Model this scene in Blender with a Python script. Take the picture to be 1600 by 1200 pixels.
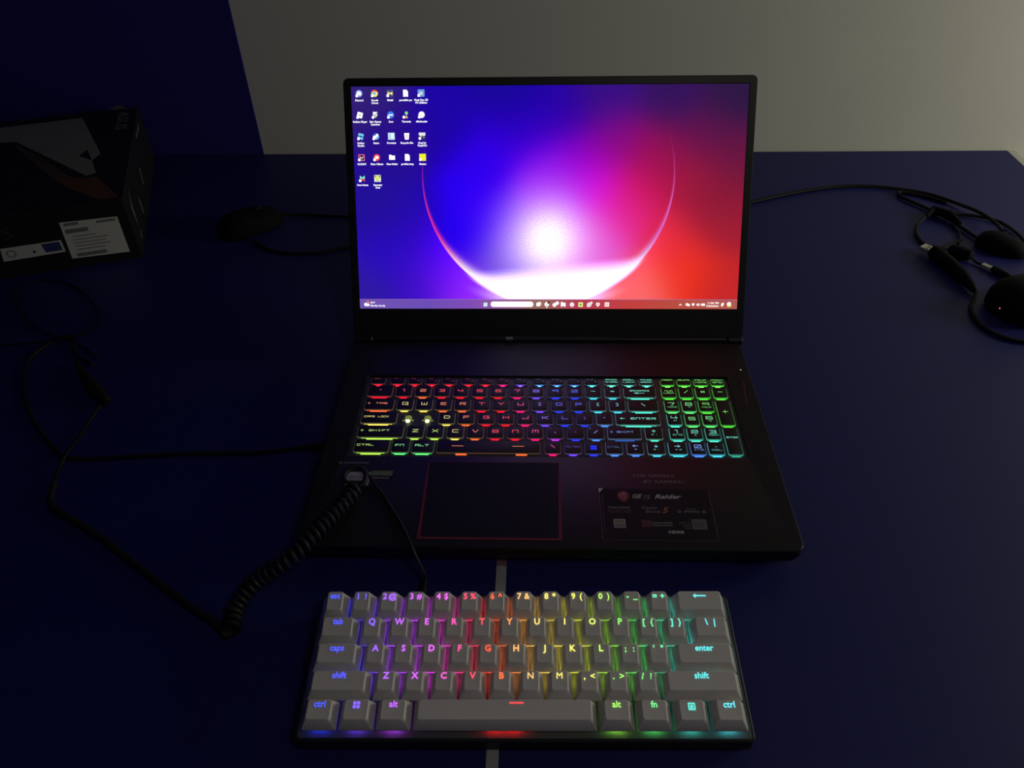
import bpy, math, random
from mathutils import Matrix, Vector
random.seed(7)
MM = 0.001
scene = bpy.context.scene
for o in list(bpy.data.objects):
    bpy.data.objects.remove(o)
COL = scene.collection

# ------------------------------------------------------------------ camera, world, lights, exposure
cd = bpy.data.cameras.new('camera')
cd.sensor_width = 36.0
cd.lens = 1231.27 / 1600 * 36.0
cd.clip_start = 0.02
cam = bpy.data.objects.new('camera', cd)
COL.objects.link(cam)
cx = Vector((0.99940903, 0.02914082, -0.01823218))
cu = Vector((-0.00484871, 0.64460594, 0.76449962))
cf = Vector((-0.03403071, 0.76395942, -0.64436629))
m = Matrix((cx, cu, -cf)).transposed().to_4x4()
m.translation = Vector((-2.853, -380.482, 510.074)) * MM
cam.matrix_world = m
scene.camera = cam

w = bpy.data.worlds.new('dim_room')
scene.world = w
w.use_nodes = True
w.node_tree.nodes['Background'].inputs[0].default_value = (0.50, 0.50, 1.0, 1)
w.node_tree.nodes['Background'].inputs[1].default_value = 0.019

def area_light(name, loc, target, size, power, color):
    l = bpy.data.lights.new(name, 'AREA')
    l.shape = 'DISK'
    l.size = size
    l.energy = power
    l.color = color
    o = bpy.data.objects.new(name, l)
    COL.objects.link(o)
    o.location = loc
    o.rotation_euler = (Vector(target) - Vector(loc)).to_track_quat('-Z', 'Y').to_euler()
    return o

# unseen source from the right, set close in for the falloff along the wall
area_light('hallway_light', (1.38, 0.34, 0.36), (0.55, 0.72, 0.04), 0.40, 4.6, (1.0, 0.99, 0.76))
area_light('ceiling_lamp', (0.36, -0.42, 0.95), (0.02, -0.08, 0.0), 0.30, 0.86, (1.0, 0.94, 0.84))  # unseen fill added low over the keyboard to light its caps

vs = scene.view_settings
scene.display_settings.display_device = 'sRGB'
vs.view_transform = 'Standard'
vs.look = 'None'
vs.exposure = 0.0
vs.gamma = 1.0
vs.use_curve_mapping = False

# ------------------------------------------------------------------ materials
def lin(c):
    out = []
    for v in c[:3]:
        v = v / 255.0
        out.append(v / 12.92 if v <= 0.04045 else ((v + 0.055) / 1.055) ** 2.4)
    return tuple(out)

MATS = {}

def pbr(name, col, rough=0.5, metal=0.0, spec=0.5, noise=0.0, scale=200.0, bump=0.0, bscale=800.0):
    if name in MATS:
        return MATS[name]
    mt = bpy.data.materials.new(name)
    mt.use_nodes = True
    nt = mt.node_tree
    b = nt.nodes['Principled BSDF']
    b.inputs['Base Color'].default_value = (*col, 1)
    b.inputs['Roughness'].default_value = rough
    b.inputs['Metallic'].default_value = metal
    b.inputs['Specular IOR Level'].default_value = spec
    if noise > 0 or bump > 0:
        tc = nt.nodes.new('ShaderNodeTexCoord')
    if noise > 0:
        n = nt.nodes.new('ShaderNodeTexNoise')
        n.inputs['Scale'].default_value = scale
        n.inputs['Detail'].default_value = 4
        mx = nt.nodes.new('ShaderNodeMix')
        mx.data_type = 'RGBA'
        mx.inputs[6].default_value = (*[c * (1 - noise) for c in col], 1)
        mx.inputs[7].default_value = (*[min(1, c * (1 + noise)) for c in col], 1)
        nt.links.new(tc.outputs['Object'], n.inputs['Vector'])
        nt.links.new(n.outputs['Fac'], mx.inputs[0])
        nt.links.new(mx.outputs[2], b.inputs['Base Color'])
    if bump > 0:
        n2 = nt.nodes.new('ShaderNodeTexNoise')
        n2.inputs['Scale'].default_value = bscale
        n2.inputs['Detail'].default_value = 3
        bp = nt.nodes.new('ShaderNodeBump')
        bp.inputs['Strength'].default_value = bump
        bp.inputs['Distance'].default_value = 0.0005
        nt.links.new(tc.outputs['Object'], n2.inputs['Vector'])
        nt.links.new(n2.outputs['Fac'], bp.inputs['Height'])
        nt.links.new(bp.outputs['Normal'], b.inputs['Normal'])
    MATS[name] = mt
    return mt

def emit(rgb, s=1.0):
    key = ('e', tuple(rgb), round(s, 3))
    if key in MATS:
        return MATS[key]
    mt = bpy.data.materials.new('light_%d_%d_%d' % tuple(rgb[:3]))
    mt.use_nodes = True
    nt = mt.node_tree
    nt.nodes.clear()
    e = nt.nodes.new('ShaderNodeEmission')
    o = nt.nodes.new('ShaderNodeOutputMaterial')
    e.inputs[0].default_value = (*lin(rgb), 1)
    e.inputs[1].default_value = s
    nt.links.new(e.outputs[0], o.inputs[0])
    MATS[key] = mt
    return mt

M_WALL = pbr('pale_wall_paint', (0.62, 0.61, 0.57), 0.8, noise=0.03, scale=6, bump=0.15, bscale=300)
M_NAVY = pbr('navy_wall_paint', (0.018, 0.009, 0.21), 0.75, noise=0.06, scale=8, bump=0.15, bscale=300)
M_FLOOR = pbr('dark_floor', (0.06, 0.055, 0.05), 0.6, noise=0.2, scale=8)
M_DESK = pbr('blue_laminate', (0.011, 0.012, 0.115), 0.50, spec=0.28, noise=0.12, scale=60, bump=0.12, bscale=1500)
M_BAND = pbr('white_edge_band', (0.50, 0.49, 0.46), 0.5, noise=0.04, scale=50)
M_LEG = pbr('grey_steel_leg', (0.15, 0.15, 0.16), 0.4, metal=0.8, noise=0.05)
M_BLK = pbr('black_plastic', (0.007, 0.007, 0.009), 0.55, spec=0.22, noise=0.15, scale=300)
M_DARK = pbr('matte_black_rubber', (0.006, 0.006, 0.008), 0.75, spec=0.08, noise=0.15, scale=300)
M_DECK = pbr('black_brushed_deck', (0.010, 0.010, 0.012), 0.48, spec=0.22, noise=0.2, scale=500)
M_LIDM = pbr('black_bezel', (0.008, 0.008, 0.010), 0.45, spec=0.35, noise=0.15, scale=300)
M_HINGE = pbr('black_gloss_hinge', (0.009, 0.009, 0.011), 0.42, spec=0.3, noise=0.1)
M_WELL = pbr('key_well', (0.05, 0.05, 0.055), 0.5, noise=0.1, scale=500)
M_KEYB = pbr('black_keycap', (0.006, 0.006, 0.008), 0.55, spec=0.3, noise=0.15, scale=800)
M_PAD = pbr('touchpad_black', (0.009, 0.009, 0.014), 0.5, spec=0.2, noise=0.1, scale=500)
M_RED = pbr('red_trim', (0.15, 0.014, 0.022), 0.45, noise=0.1)
M_CAP = pbr('white_keycap_plastic', (0.62, 0.60, 0.57), 0.48, noise=0.02, scale=300, bump=0.05, bscale=4000)
M_CASE = pbr('black_keyboard_case', (0.014, 0.014, 0.016), 0.45, noise=0.12, scale=300)
M_PLATE = pbr('grey_metal_plate', (0.11, 0.11, 0.115), 0.5, metal=0.3, noise=0.08, scale=300)
M_CABLE = pbr('black_rubber_cable', (0.006, 0.006, 0.007), 0.6, spec=0.2, noise=0.2, scale=400)
M_CABLE2 = pbr('black_braided_cable', (0.009, 0.009, 0.011), 0.55, spec=0.25, noise=0.3, scale=900)
M_STEEL = pbr('plug_steel', (0.55, 0.52, 0.42), 0.4, metal=0.6, noise=0.05)
M_PRINT = pbr('grey_print', (0.17, 0.17, 0.18), 0.5)
M_PRINTW = pbr('light_print', (0.34, 0.33, 0.34), 0.5)
M_STICK = pbr('dark_sticker', (0.011, 0.010, 0.015), 0.5, spec=0.2, noise=0.1, scale=300)
M_STEDGE = pbr('sticker_edge', (0.10, 0.07, 0.09), 0.4)
M_WHITE = pbr('white_paper', (0.55, 0.55, 0.52), 0.6, noise=0.04, scale=100)
M_INK = pbr('black_ink', (0.02, 0.02, 0.025), 0.6)
M_INKG = pbr('grey_ink', (0.22, 0.22, 0.22), 0.6)
M_INKB = pbr('blue_ink', (0.03, 0.035, 0.16), 0.6)
M_BOX = pbr('black_print_card', (0.010, 0.010, 0.011), 0.5, noise=0.3, scale=30)

# ------------------------------------------------------------------ mesh helpers (all lengths in mm)
class MB:
    def __init__(self):
        self.v = []; self.f = []; self.mi = []; self.mats = []
    def add(self, vs, fs, mat):
        if mat not in self.mats:
            self.mats.append(mat)
        k = self.mats.index(mat); n = len(self.v)
        self.v += [tuple(p) for p in vs]
        for f in fs:
            self.f.append(tuple(i + n for i in f)); self.mi.append(k)
        return self
    def box(self, a, b, mat):
        x0, y0, z0 = a; x1, y1, z1 = b
        vs = [(x0, y0, z0), (x1, y0, z0), (x1, y1, z0), (x0, y1, z0), (x0, y0, z1), (x1, y0, z1), (x1, y1, z1), (x0, y1, z1)]
        return self.add(vs, [(3, 2, 1, 0), (4, 5, 6, 7), (0, 1, 5, 4), (1, 2, 6, 5), (2, 3, 7, 6), (3, 0, 4, 7)], mat)
    def loft(self, rings, mat, bottom=True, top=True):
        n = len(rings[0]); vs = [p for r in rings for p in r]; fs = []
        for k in range(len(rings) - 1):
            for i in range(n):
                j = (i + 1) % n
                fs.append((k * n + i, k * n + j, (k + 1) * n + j, (k + 1) * n + i))
        if bottom: fs.append(tuple(reversed(range(n))))
        if top: fs.append(tuple(range((len(rings) - 1) * n, len(rings) * n)))
        return self.add(vs, fs, mat)
    def tube(self, pts, r, mat, seg=8, cap=True):
        pts = [Vector(p) for p in pts]; rings = []
        up = Vector((0, 0, 1)); prev = None
        for i, p in enumerate(pts):
            t = (pts[min(i + 1, len(pts) - 1)] - pts[max(i - 1, 0)]).normalized()
            if prev is None:
                a = t.cross(up)
                if a.length < 1e-3: a = Vector((1, 0, 0))
            else:
                a = prev - t * prev.dot(t)
            a.normalize(); prev = a; b = t.cross(a)
            rr_ = r[i] if isinstance(r, (list, tuple)) else r
            rings.append([tuple(p + (a * math.cos(q) + b * math.sin(q)) * rr_) for q in [2 * math.pi * k / seg for k in range(seg)]])
        return self.loft(rings, mat, cap, cap)
    def poly(self, pts, z, mat):
        vs = [(p[0], p[1], z) for p in pts]
        ar = sum(pts[i][0] * pts[(i + 1) % len(pts)][1] - pts[(i + 1) % len(pts)][0] * pts[i][1] for i in range(len(pts)))
        f = tuple(range(len(pts)))
        return self.add(vs, [f if ar > 0 else tuple(reversed(f))], mat)
    def rect(self, x0, y0, x1, y1, z, mat):
        return self.poly([(x0, y0), (x1, y0), (x1, y1), (x0, y1)], z, mat)
    def disc(self, cx_, cy_, r, z, mat, n=20, ry=None):
        ry = ry or r
        return self.poly([(cx_ + r * math.cos(2 * math.pi * k / n), cy_ + ry * math.sin(2 * math.pi * k / n)) for k in range(n)], z, mat)
    def ring2d(self, cx_, cy_, r0, r1, z, mat, a0=0, a1=360, n=20):
        vs = []; fs = []
        for k in range(n + 1):
            a = math.radians(a0 + (a1 - a0) * k / n)
            vs += [(cx_ + r0 * math.cos(a), cy_ + r0 * math.sin(a), z), (cx_ + r1 * math.cos(a), cy_ + r1 * math.sin(a), z)]
        for k in range(n):
            fs.append((2 * k, 2 * k + 1, 2 * k + 3, 2 * k + 2))
        return self.add(vs, fs, mat)
    def text(self, s, x, y, h, z, mat, w=None, bold=0.0, align='CENTER', rot=0, shear=0, ext=0, sx=1.0):
        vs, fs = text2d(s, bold, shear, ext)
        if not vs: return self
        x0 = min(p[0] for p in vs); x1 = max(p[0] for p in vs)
        k = h; kx = h * sx
        if w: kx = w / max(1e-6, x1 - x0)
        off = {'CENTER': (x0 + x1) / 2, 'LEFT': x0, 'RIGHT': x1}[align]
        ca, sa = math.cos(rot), math.sin(rot); out = []
        for p in vs:
            a = (p[0] - off) * kx; b = p[1] * k
            out.append((x + a * ca - b * sa, y + a * sa + b * ca, z + p[2]))
        return self.add(out, fs, mat)
    def build(self, name, parent=None, smooth=False, loc=None, rot=None, label=None, sharp=38):
        me = bpy.data.meshes.new(name)
        me.from_pydata([(a * MM, b * MM, c * MM) for a, b, c in self.v], [], self.f)
        for mt in self.mats: me.materials.append(mt)
        me.polygons.foreach_set('material_index', self.mi)
        if smooth:
            me.polygons.foreach_set('use_smooth', [True] * len(self.f))
            me.set_sharp_from_angle(angle=math.radians(sharp))
        me.update()
        return link(name, me, parent, loc, rot, label)

def link(name, me, parent=None, loc=None, rot=None, label=None):
    o = bpy.data.objects.new(name, me)
    COL.objects.link(o)
    if parent: o.parent = parent
    if loc: o.location = [c * MM for c in loc]
    if rot: o.rotation_euler = rot
    if label: o['label'] = label
    return o

TXT = {}
def text2d(s, bold=0.0, shear=0.0, ext=0.0):
    """built-in font, cap height 1, baseline 0; returned as flat (or thin extruded, mm) triangles"""
    key = (s, bold, shear, ext)
    if key in TXT: return TXT[key]
    cu_ = bpy.data.curves.new('txt', 'FONT')
    cu_.body = s; cu_.size = 1.0; cu_.offset = bold; cu_.shear = shear; cu_.resolution_u = 2
    cu_.fill_mode = 'FRONT'
    ob = bpy.data.objects.new('txt', cu_)
    me = bpy.data.meshes.new_from_object(ob)
    K = 1 / 0.70
    vs = [(v.co.x * K, v.co.y * K, 0.0) for v in me.vertices]
    fs = [tuple(p.vertices) for p in me.polygons]
    if vs:  # face upwards
        f = fs[0]; a, b, c = [Vector(vs[i]) for i in f[:3]]
        if (b - a).cross(c - a).z < 0: fs = [tuple(reversed(f)) for f in fs]
    if ext > 0 and vs:
        n = len(vs); cnt = {}
        for f in fs:
            for i in range(len(f)):
                e = (f[i], f[(i + 1) % len(f)]); cnt[e] = 1
        top = [(x, y, ext) for x, y, z in vs]; side = []
        for (a, b) in cnt:
            if (b, a) not in cnt: side.append((a, b, b + n, a + n))
        vs = [(x, y, 0.0) for x, y, z in vs] + top
        fs = [tuple(i + n for i in f) for f in fs] + side
    bpy.data.objects.remove(ob); bpy.data.curves.remove(cu_); bpy.data.meshes.remove(me)
    TXT[key] = (vs, fs)
    return TXT[key]

def rr(x0, y0, x1, y1, r, n=4):
    pts = []
    for (cx_, cy_, a0) in ((x1 - r, y0 + r, -90), (x1 - r, y1 - r, 0), (x0 + r, y1 - r, 90), (x0 + r, y0 + r, 180)):
        for k in range(n + 1):
            a = math.radians(a0 + 90 * k / n)
            pts.append((cx_ + r * math.cos(a), cy_ + r * math.sin(a)))
    return pts

def at(pts, z):
    return [(p[0], p[1], z(p[1]) if callable(z) else z) for p in pts]

def spline(ctrl, n=10):
    P = [Vector(c) for c in ctrl]; P = [P[0] * 2 - P[1]] + P + [P[-1] * 2 - P[-2]]; out = []
    for i in range(1, len(P) - 2):
        a, b, c, d = P[i - 1:i + 3]
        for k in range(n):
            t = k / n
            out.append(0.5 * ((2 * b) + (c - a) * t + (2 * a - 5 * b + 4 * c - d) * t * t + (3 * b - a - 3 * c + d) * t ** 3))
    out.append(P[-2]); return out

def empty(name, label, cat, loc=(0, 0, 0), rz=0.0, group=None):
    o = bpy.data.objects.new(name, None)
    COL.objects.link(o)
    o.empty_display_size = 0.05
    o.location = [c * MM for c in loc]; o.rotation_euler = (0, 0, rz)
    tag(o, label, cat, group); return o

def tag(o, label, cat, group=None):
    o['label'] = label; o['category'] = cat
    if group: o['group'] = group
    return o

def struct(o, label=None, cat=None):
    o['kind'] = 'structure'
    if label: o['label'] = label
    if cat: o['category'] = cat
    return o

# ------------------------------------------------------------------ the setting
b = MB(); b.box((-434, 782, -750), (2600, 860, 1900), M_WALL)
struct(b.build('wall_back'), 'pale matte wall behind the blue desk', 'wall')
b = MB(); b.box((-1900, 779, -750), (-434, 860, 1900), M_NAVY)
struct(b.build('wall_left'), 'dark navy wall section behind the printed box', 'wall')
b = MB(); b.box((-1900, -1600, -790), (2600, 782, -750), M_FLOOR)
struct(b.build('floor'), 'dark floor under the desk', 'floor')

desk = empty('desk', 'wide blue desk with a pale edge band on its right side', 'desk', (0, 200, -750))
b = MB(); b.box((-950, -540, 722), (700, 576, 750), M_DESK); b.build('desk_top', desk)
b = MB(); b.loft([at(rr(700.2, -540, 712, 576, 1.5, 3), 720), at(rr(700.2, -540, 712, 576, 1.5, 3), 750.0), at(rr(700.8, -539.4, 711.4, 575.4, 1.5, 3), 750.6)], M_BAND)
b.build('edge_band', desk, label='pale plastic edge band')
for x in (-900, 640):
    for y in (-500, 500):
        b = MB(); b.loft([at(rr(x - 20, y - 20, x + 20, y + 20, 5), 0), at(rr(x - 20, y - 20, x + 20, y + 20, 5), 722)], M_LEG)
        b.build('leg', desk)

# ------------------------------------------------------------------ laptop
laptop = empty('laptop', 'open black gaming laptop with a glowing purple and red screen and rainbow keys', 'laptop')
BX0, BX1, BY0, BY1 = -191.0, 200.0, 0.0, 262.0
b = MB()
b.loft([at(rr(BX0 + 9, BY0 + 12, BX1 - 9, BY1 - 5, 6), 3.0), at(rr(BX0 + 2.5, BY0 + 3, BX1 - 2.5, BY1 - 1, 7), 9.0),
        at(rr(BX0, BY0, BX1, BY1, 8), 16.0), at(rr(BX0, BY0, BX1, BY1, 8), 22.6)], M_DECK)
b.build('base', laptop, smooth=True)
WX0, WX1, WY0, WY1 = -168.5, 177.0, 98.6, 206.5
b = MB()
outer = rr(BX0, BY0, BX1, BY1, 8); inner = rr(WX0, WY0, WX1, WY1, 2.0)
o1 = rr(BX0 + .8, BY0 + .8, BX1 - .8, BY1 - .8, 7.4)
i1 = rr(WX0 - .5, WY0 - 1.3, WX1 + .5, WY1 + .5, 2.4)
b.loft([at(inner, 22.6), at(inner, 24.1), at(i1, 25.0), at(o1, 25.0), at(outer, 24.2), at(outer, 22.6)][::-1], M_DECK, False, False)
b.build('deck', laptop, smooth=True)
b = MB(); b.rect(WX0, WY0, WX1, WY1, 22.75, M_WELL); b.build('key_well', laptop)
for x in (-170, 178):
    for y in (22, 240):
        b = MB(); b.loft([at(rr(x - 14, y - 4, x + 14, y + 4, 3.5), 0.0), at(rr(x - 14, y - 4, x + 14, y + 4, 3.5), 3.2)], M_BLK); b.build('foot', laptop)

# lid frame: x along width, y up the panel, z out of the panel
TILT = 0.494
LID = Matrix.Translation(Vector((5.02, 265.813, 24.0)) * MM) @ Matrix.Rotation(math.pi / 2 - TILT, 4, 'X')
SCR = LID @ Matrix.Translation(Vector((-191.0, 32.07, 0.0)) * MM)
def onlid(o, mat, loc=(0, 0, 0)):
    o.matrix_local = mat @ Matrix.Translation(Vector(loc) * MM); return o
b = MB()
b.loft([at(rr(-197.5, 3, 197.5, 253.6, 4), -7.0), at(rr(-198.6, 2, 198.6, 254.8, 5), -5.5), at(rr(-198.6, 2, 198.6, 254.8, 5), -0.3), at(rr(-198, 2.6, 198, 254.2, 4.6), 0.0)], M_LIDM)
onlid(b.build('lid', laptop, smooth=True), LID)
b = MB()
fi = rr(-191.6, 31.4, 191.6, 247.8, 0.4); fo = rr(-197.6, 3, 197.6, 253.8, 4.4)
b.loft([at(fi, 0.05), at(fi, 0.9), at(fo, 0.9), at(fo, 0.05)][::-1], M_LIDM, False, False)
onlid(b.build('bezel', laptop, smooth=True), LID)
# hinge bar, end knuckles and the little badge in the gap
b = MB()
b.tube([(-172, 264.0, 26.2), (-171.5, 264.0, 26.2), (186, 264.0, 26.2), (186.5, 264.0, 26.2)], [1.0, 3.4, 3.4, 1.0], M_HINGE, 14)
hb = b.build('hinge_bar', laptop, smooth=True)
b = MB(); b.box((-36.5, 259.6, 28.0), (-29.5, 263.2, 30.0), pbr('grey_badge', (0.16, 0.16, 0.17), 0.45)); b.build('badge', hb, label='small grey badge')
for s0, s1 in ((-193, -173), (187.5, 202.5)):
    b = MB(); b.tube([(s0, 264, 25.5), (s0 + 1, 264, 25.5), (s1 - 1, 264, 25.5), (s1, 264, 25.5)], [3.6, 4.6, 4.6, 3.6], M_HINGE, 14); b.build('hinge', laptop, smooth=True)

# ---- the screen: node-built picture
class E_:
    nt = None
    def __init__(self, s): self.s = s
    @staticmethod
    def m(op, a, b_=None, c=None, clamp=False):
        n = E_.nt.nodes.new('ShaderNodeMath'); n.operation = op; n.use_clamp = clamp
        for k, q in enumerate((a, b_, c)):
            if q is None: continue
            if isinstance(q, E_): E_.nt.links.new(q.s, n.inputs[k])
            else: n.inputs[k].default_value = q
        return E_(n.outputs[0])
    def __add__(s, o): return E_.m('ADD', s, o)
    __radd__ = __add__
    def __sub__(s, o): return E_.m('SUBTRACT', s, o)
    def __rsub__(s, o): return E_.m('SUBTRACT', o, s)
    def __mul__(s, o): return E_.m('MULTIPLY', s, o)
    __rmul__ = __mul__
    def __truediv__(s, o): return E_.m('DIVIDE', s, o)
    def __pow__(s, o): return E_.m('POWER', s, o)
def sstep(x, a, b_):
    n = E_.nt.nodes.new('ShaderNodeMapRange'); n.interpolation_type = 'SMOOTHSTEP'
    E_.nt.links.new(x.s, n.inputs[0])
    n.inputs[1].default_value = min(a, b_); n.inputs[2].default_value = max(a, b_)
    n.inputs[3].default_value = 0.0 if a < b_ else 1.0; n.inputs[4].default_value = 1.0 if a < b_ else 0.0
    return E_(n.outputs[0])
EXP = lambda x: E_.m('EXPONENT', x)
MAX = lambda a, b_: E_.m('MAXIMUM', a, b_)
MIN = lambda a, b_: E_.m('MINIMUM', a, b_)

def screen_material():
    mt = bpy.data.materials.new('lit_screen'); mt.use_nodes = True
    nt = mt.node_tree; nt.nodes.clear(); E_.nt = nt
    tc = nt.nodes.new('ShaderNodeTexCoord'); sp = nt.nodes.new('ShaderNodeSeparateXYZ')
    nt.links.new(tc.outputs['Object'], sp.inputs[0])
    X = E_(sp.outputs[0]) * 1000.0; Y = E_(sp.outputs[1]) * 1000.0
    S = [(28, 103, 40, 25, 150), (9, 14, 52, 34, 160), (94, 176, 35, 15, 165), (156, 205, 32, 18, 150), (248, 205, 55, 25, 130), (309, 204, 55, 28, 95), (370, 207, 50, 32, 72), (373, 145, 98, 30, 70), (370, 84, 165, 38, 55), (367, 21, 195, 45, 48), (329, 34, 240, 55, 35), (314, 72, 220, 45, 60), (282, 115, 205, 28, 90), (255, 163, 140, 20, 130), (218, 146, 150, 10, 200), (238, 115, 226, 25, 236), (187, 134, 130, 20, 250), (131, 146, 55, 0, 235), (118, 91, 50, 5, 252), (101, 66, 30, 0, 245), (149, 91, 135, 80, 245), (239, 66, 225, 80, 215), (194, 115, 190, 70, 245), (136, 40, 110, 90, 215), (39, 53, 45, 20, 190), (84, 34, 78, 18, 232), (60, 20, 60, 25, 185), (104, 18, 170, 50, 250), (284, 18, 245, 110, 110), (270, 90, 235, 50, 150), (168, 170, 50, 5, 200), (43, 164, 45, 22, 140), (10, 206, 55, 38, 120), (162, 62, 185, 135, 250), (226, 62, 238, 140, 235), (192, 98, 196, 110, 250), (300, 150, 150, 25, 85), (340, 165, 95, 28, 80), (330, 125, 172, 34, 66), (372, 115, 130, 33, 60), (205, 185, 45, 12, 165), (60, 90, 42, 18, 175), (345, 110, 140, 32, 60), (120, 120, 45, 0, 245)]
    W = R_ = G_ = B_ = None
    for (x, y, r, g, bl) in S:
        dx = X - x; dy = Y - y
        wgt = EXP((dx * dx + dy * dy) * (-1.0 / (2 * 21.0 ** 2)))
        if W is None: W, R_, G_, B_ = wgt, wgt * (r / 255), wgt * (g / 255), wgt * (bl / 255)
        else: W = W + wgt; R_ = R_ + wgt * (r / 255); G_ = G_ + wgt * (g / 255); B_ = B_ + wgt * (bl / 255)
    W = W + 1e-5
    R_, G_, B_ = R_ / W, G_ / W, B_ / W
    # grain
    wn = nt.nodes.new('ShaderNodeTexNoise'); wn.inputs['Scale'].default_value = 900.0; wn.inputs['Detail'].default_value = 1.0
    nt.links.new(tc.outputs['Object'], wn.inputs['Vector'])
    gr = E_(wn.outputs['Fac']) - 0.5
    # pale cloud inside the disc
    dx = X - 192.0; dy = (Y - 68.0) * 0.95
    cl = EXP((dx * dx + dy * dy) * (-1.0 / (2 * 23.0 ** 2)))
    cl = MIN(MAX(cl * (1.0 + gr * 0.9) * 1.12, 0.0), 1.0)
    # disc and its rim
    ex = X - 191.0; ey = Y - 130.0
    t = 124.0 - E_.m('SQRT', ex * ex + ey * ey)          # >0 inside
    low = E_.m('MULTIPLY', (165.0 - Y), 1 / 165.0, clamp=True)
    th = low * low * low * 16.0 + 0.9
    rim_in = EXP((t / th) * (t / th) * -1.0) * sstep(t, -0.5, 0.5)
    fade = sstep(Y, 178.0, 95.0)
    rim = rim_in * fade
    right = sstep(X, 150.0, 240.0)
    # inner darkening next to the rim keeps the disc readable outside it
    glow = EXP((MAX(t * -1.0, 0.0)) * -0.055) * sstep(t, 0.4, -0.4) * sstep(Y, 120.0, 20.0)
    line = Y - (31.0 + (X - 117.0) * 0.09)
    wb = sstep(line + gr * 5.0, 9.0, -7.0) * sstep(t, -4.0, 1.0)
    wfar = sstep(Y, 26.0, 6.0) * sstep(t, -16.0, -1.0)
    white = MIN(wb + wfar * 0.8, 1.0)
    def mix(ch, rim_l, rim_r, gl_l, gl_r):
        gl = glow * (gl_l + right * (gl_r - gl_l)) * 0.55
        c = ch * (1.0 - glow * 0.45) + gl
        c = c + (1.0 - c) * cl
        rc = (rim_l + right * (rim_r - rim_l))
        rc = rc + (1.0 - rc) * sstep(Y, 80.0, 30.0)
        c = c + (rc - c) * rim
        c = c + (1.0 - c) * white
        return MAX(c + gr * 0.035, 0.0)
    r = mix(R_, 0.95, 0.85, 0.55, 1.0); g = mix(G_, 0.22, 0.45, 0.10, 0.30); bl = mix(B_, 0.62, 0.85, 1.0, 0.35)
    out = [(q ** 2.25) * (1.0 + white * k + cl * k * 0.4) for q, k in ((r, 0.35), (g, 0.02), (bl, 1.1))]
    cc = nt.nodes.new('ShaderNodeCombineColor')
    for k, q in enumerate(out): nt.links.new(q.s, cc.inputs[k])
    e = nt.nodes.new('ShaderNodeEmission'); o = nt.nodes.new('ShaderNodeOutputMaterial')
    nt.links.new(cc.outputs[0], e.inputs[0]); nt.links.new(e.outputs[0], o.inputs[0])
    return mt
b = MB(); b.rect(0, 0, 382, 215, 0.10, screen_material())
screen = onlid(b.build('screen', laptop, label='glowing screen with a purple and red planet picture'), SCR)
def onscr(bm, name, label=None):
    o = bm.build(name, screen, label=label); return o

# ---- task bar
def taskbar_material():
    mt = bpy.data.materials.new('taskbar_light'); mt.use_nodes = True
    nt = mt.node_tree; nt.nodes.clear()
    tc = nt.nodes.new('ShaderNodeTexCoord'); sp = nt.nodes.new('ShaderNodeSeparateXYZ')
    mp = nt.nodes.new('ShaderNodeMath'); mp.operation = 'MULTIPLY'; mp.inputs[1].default_value = 1 / 0.382
    cr = nt.nodes.new('ShaderNodeValToRGB'); e = nt.nodes.new('ShaderNodeEmission'); o = nt.nodes.new('ShaderNodeOutputMaterial')
    nt.links.new(tc.outputs['Object'], sp.inputs[0]); nt.links.new(sp.outputs[0], mp.inputs[0])
    nt.links.new(mp.outputs[0], cr.inputs[0]); nt.links.new(cr.outputs[0], e.inputs[0]); nt.links.new(e.outputs[0], o.inputs[0])
    st = [(0, (112, 84, 176)), (.18, (108, 78, 182)), (.30, (128, 76, 182)), (.38, (150, 95, 150)), (.47, (150, 108, 96)), (.58, (178, 62, 84)), (.72, (196, 64, 62)), (.86, (182, 80, 66)), (1, (176, 90, 84))]
    el = cr.color_ramp.elements
    while len(el) < len(st): el.new(0.5)
    for q, (p, c) in zip(el, st): q.position = p; q.color = (*lin(c), 1)
    return mt
TB = taskbar_material()
b = MB(); b.rect(0, 0, 382, 9.6, 0.14, TB)
b.rect(0, 9.3, 382, 9.7, 0.15, emit((170, 130, 190), 0.8))
onscr(b, 'taskbar')
WHT = emit((255, 255, 255), 1.15)
Z = 0.20
def tb_icon(fn):
    q = MB(); fn(q); onscr(q, 'taskbar_icon')
tb_icon(lambda q: (q.disc(6.0, 4.2, 1.7, Z, WHT), q.disc(8.6, 3.8, 1.3, Z, WHT), q.rect(5.2, 2.5, 9.3, 4.0, Z, WHT), q.disc(8.3, 6.6, 1.4, Z - .02, emit((230, 120, 110)))))
tb_icon(lambda q: (q.text('89°F', 11, 5.2, 1.7, Z, WHT, align='LEFT', bold=0.03, sx=1.0), q.text('Mostly cloudy', 11, 2.2, 1.7, Z, WHT, align='LEFT', bold=0.03, w=15)))
tb_icon(lambda q: [q.rect(126.6 + i * 2.0, 2.3 + j * 2.0, 128.4 + i * 2.0, 4.1 + j * 2.0, Z, emit((190, 235, 255) if (i + j) % 2 else (235, 250, 255), 1.1)) for i in (0, 1) for j in (0, 1)])
tb_icon(lambda q: q.poly(rr(133.8, 1.9, 177.2, 7.3, 2.65, 6), Z, emit((255, 255, 255), 1.3)))
tb_icon(lambda q: (q.poly(rr(180.2, 2.6, 184.0, 6.2, .6), Z, WHT), q.poly(rr(181.6, 3.6, 185.2, 7.0, .6), Z - .02, emit((225, 225, 225)))))
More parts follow.
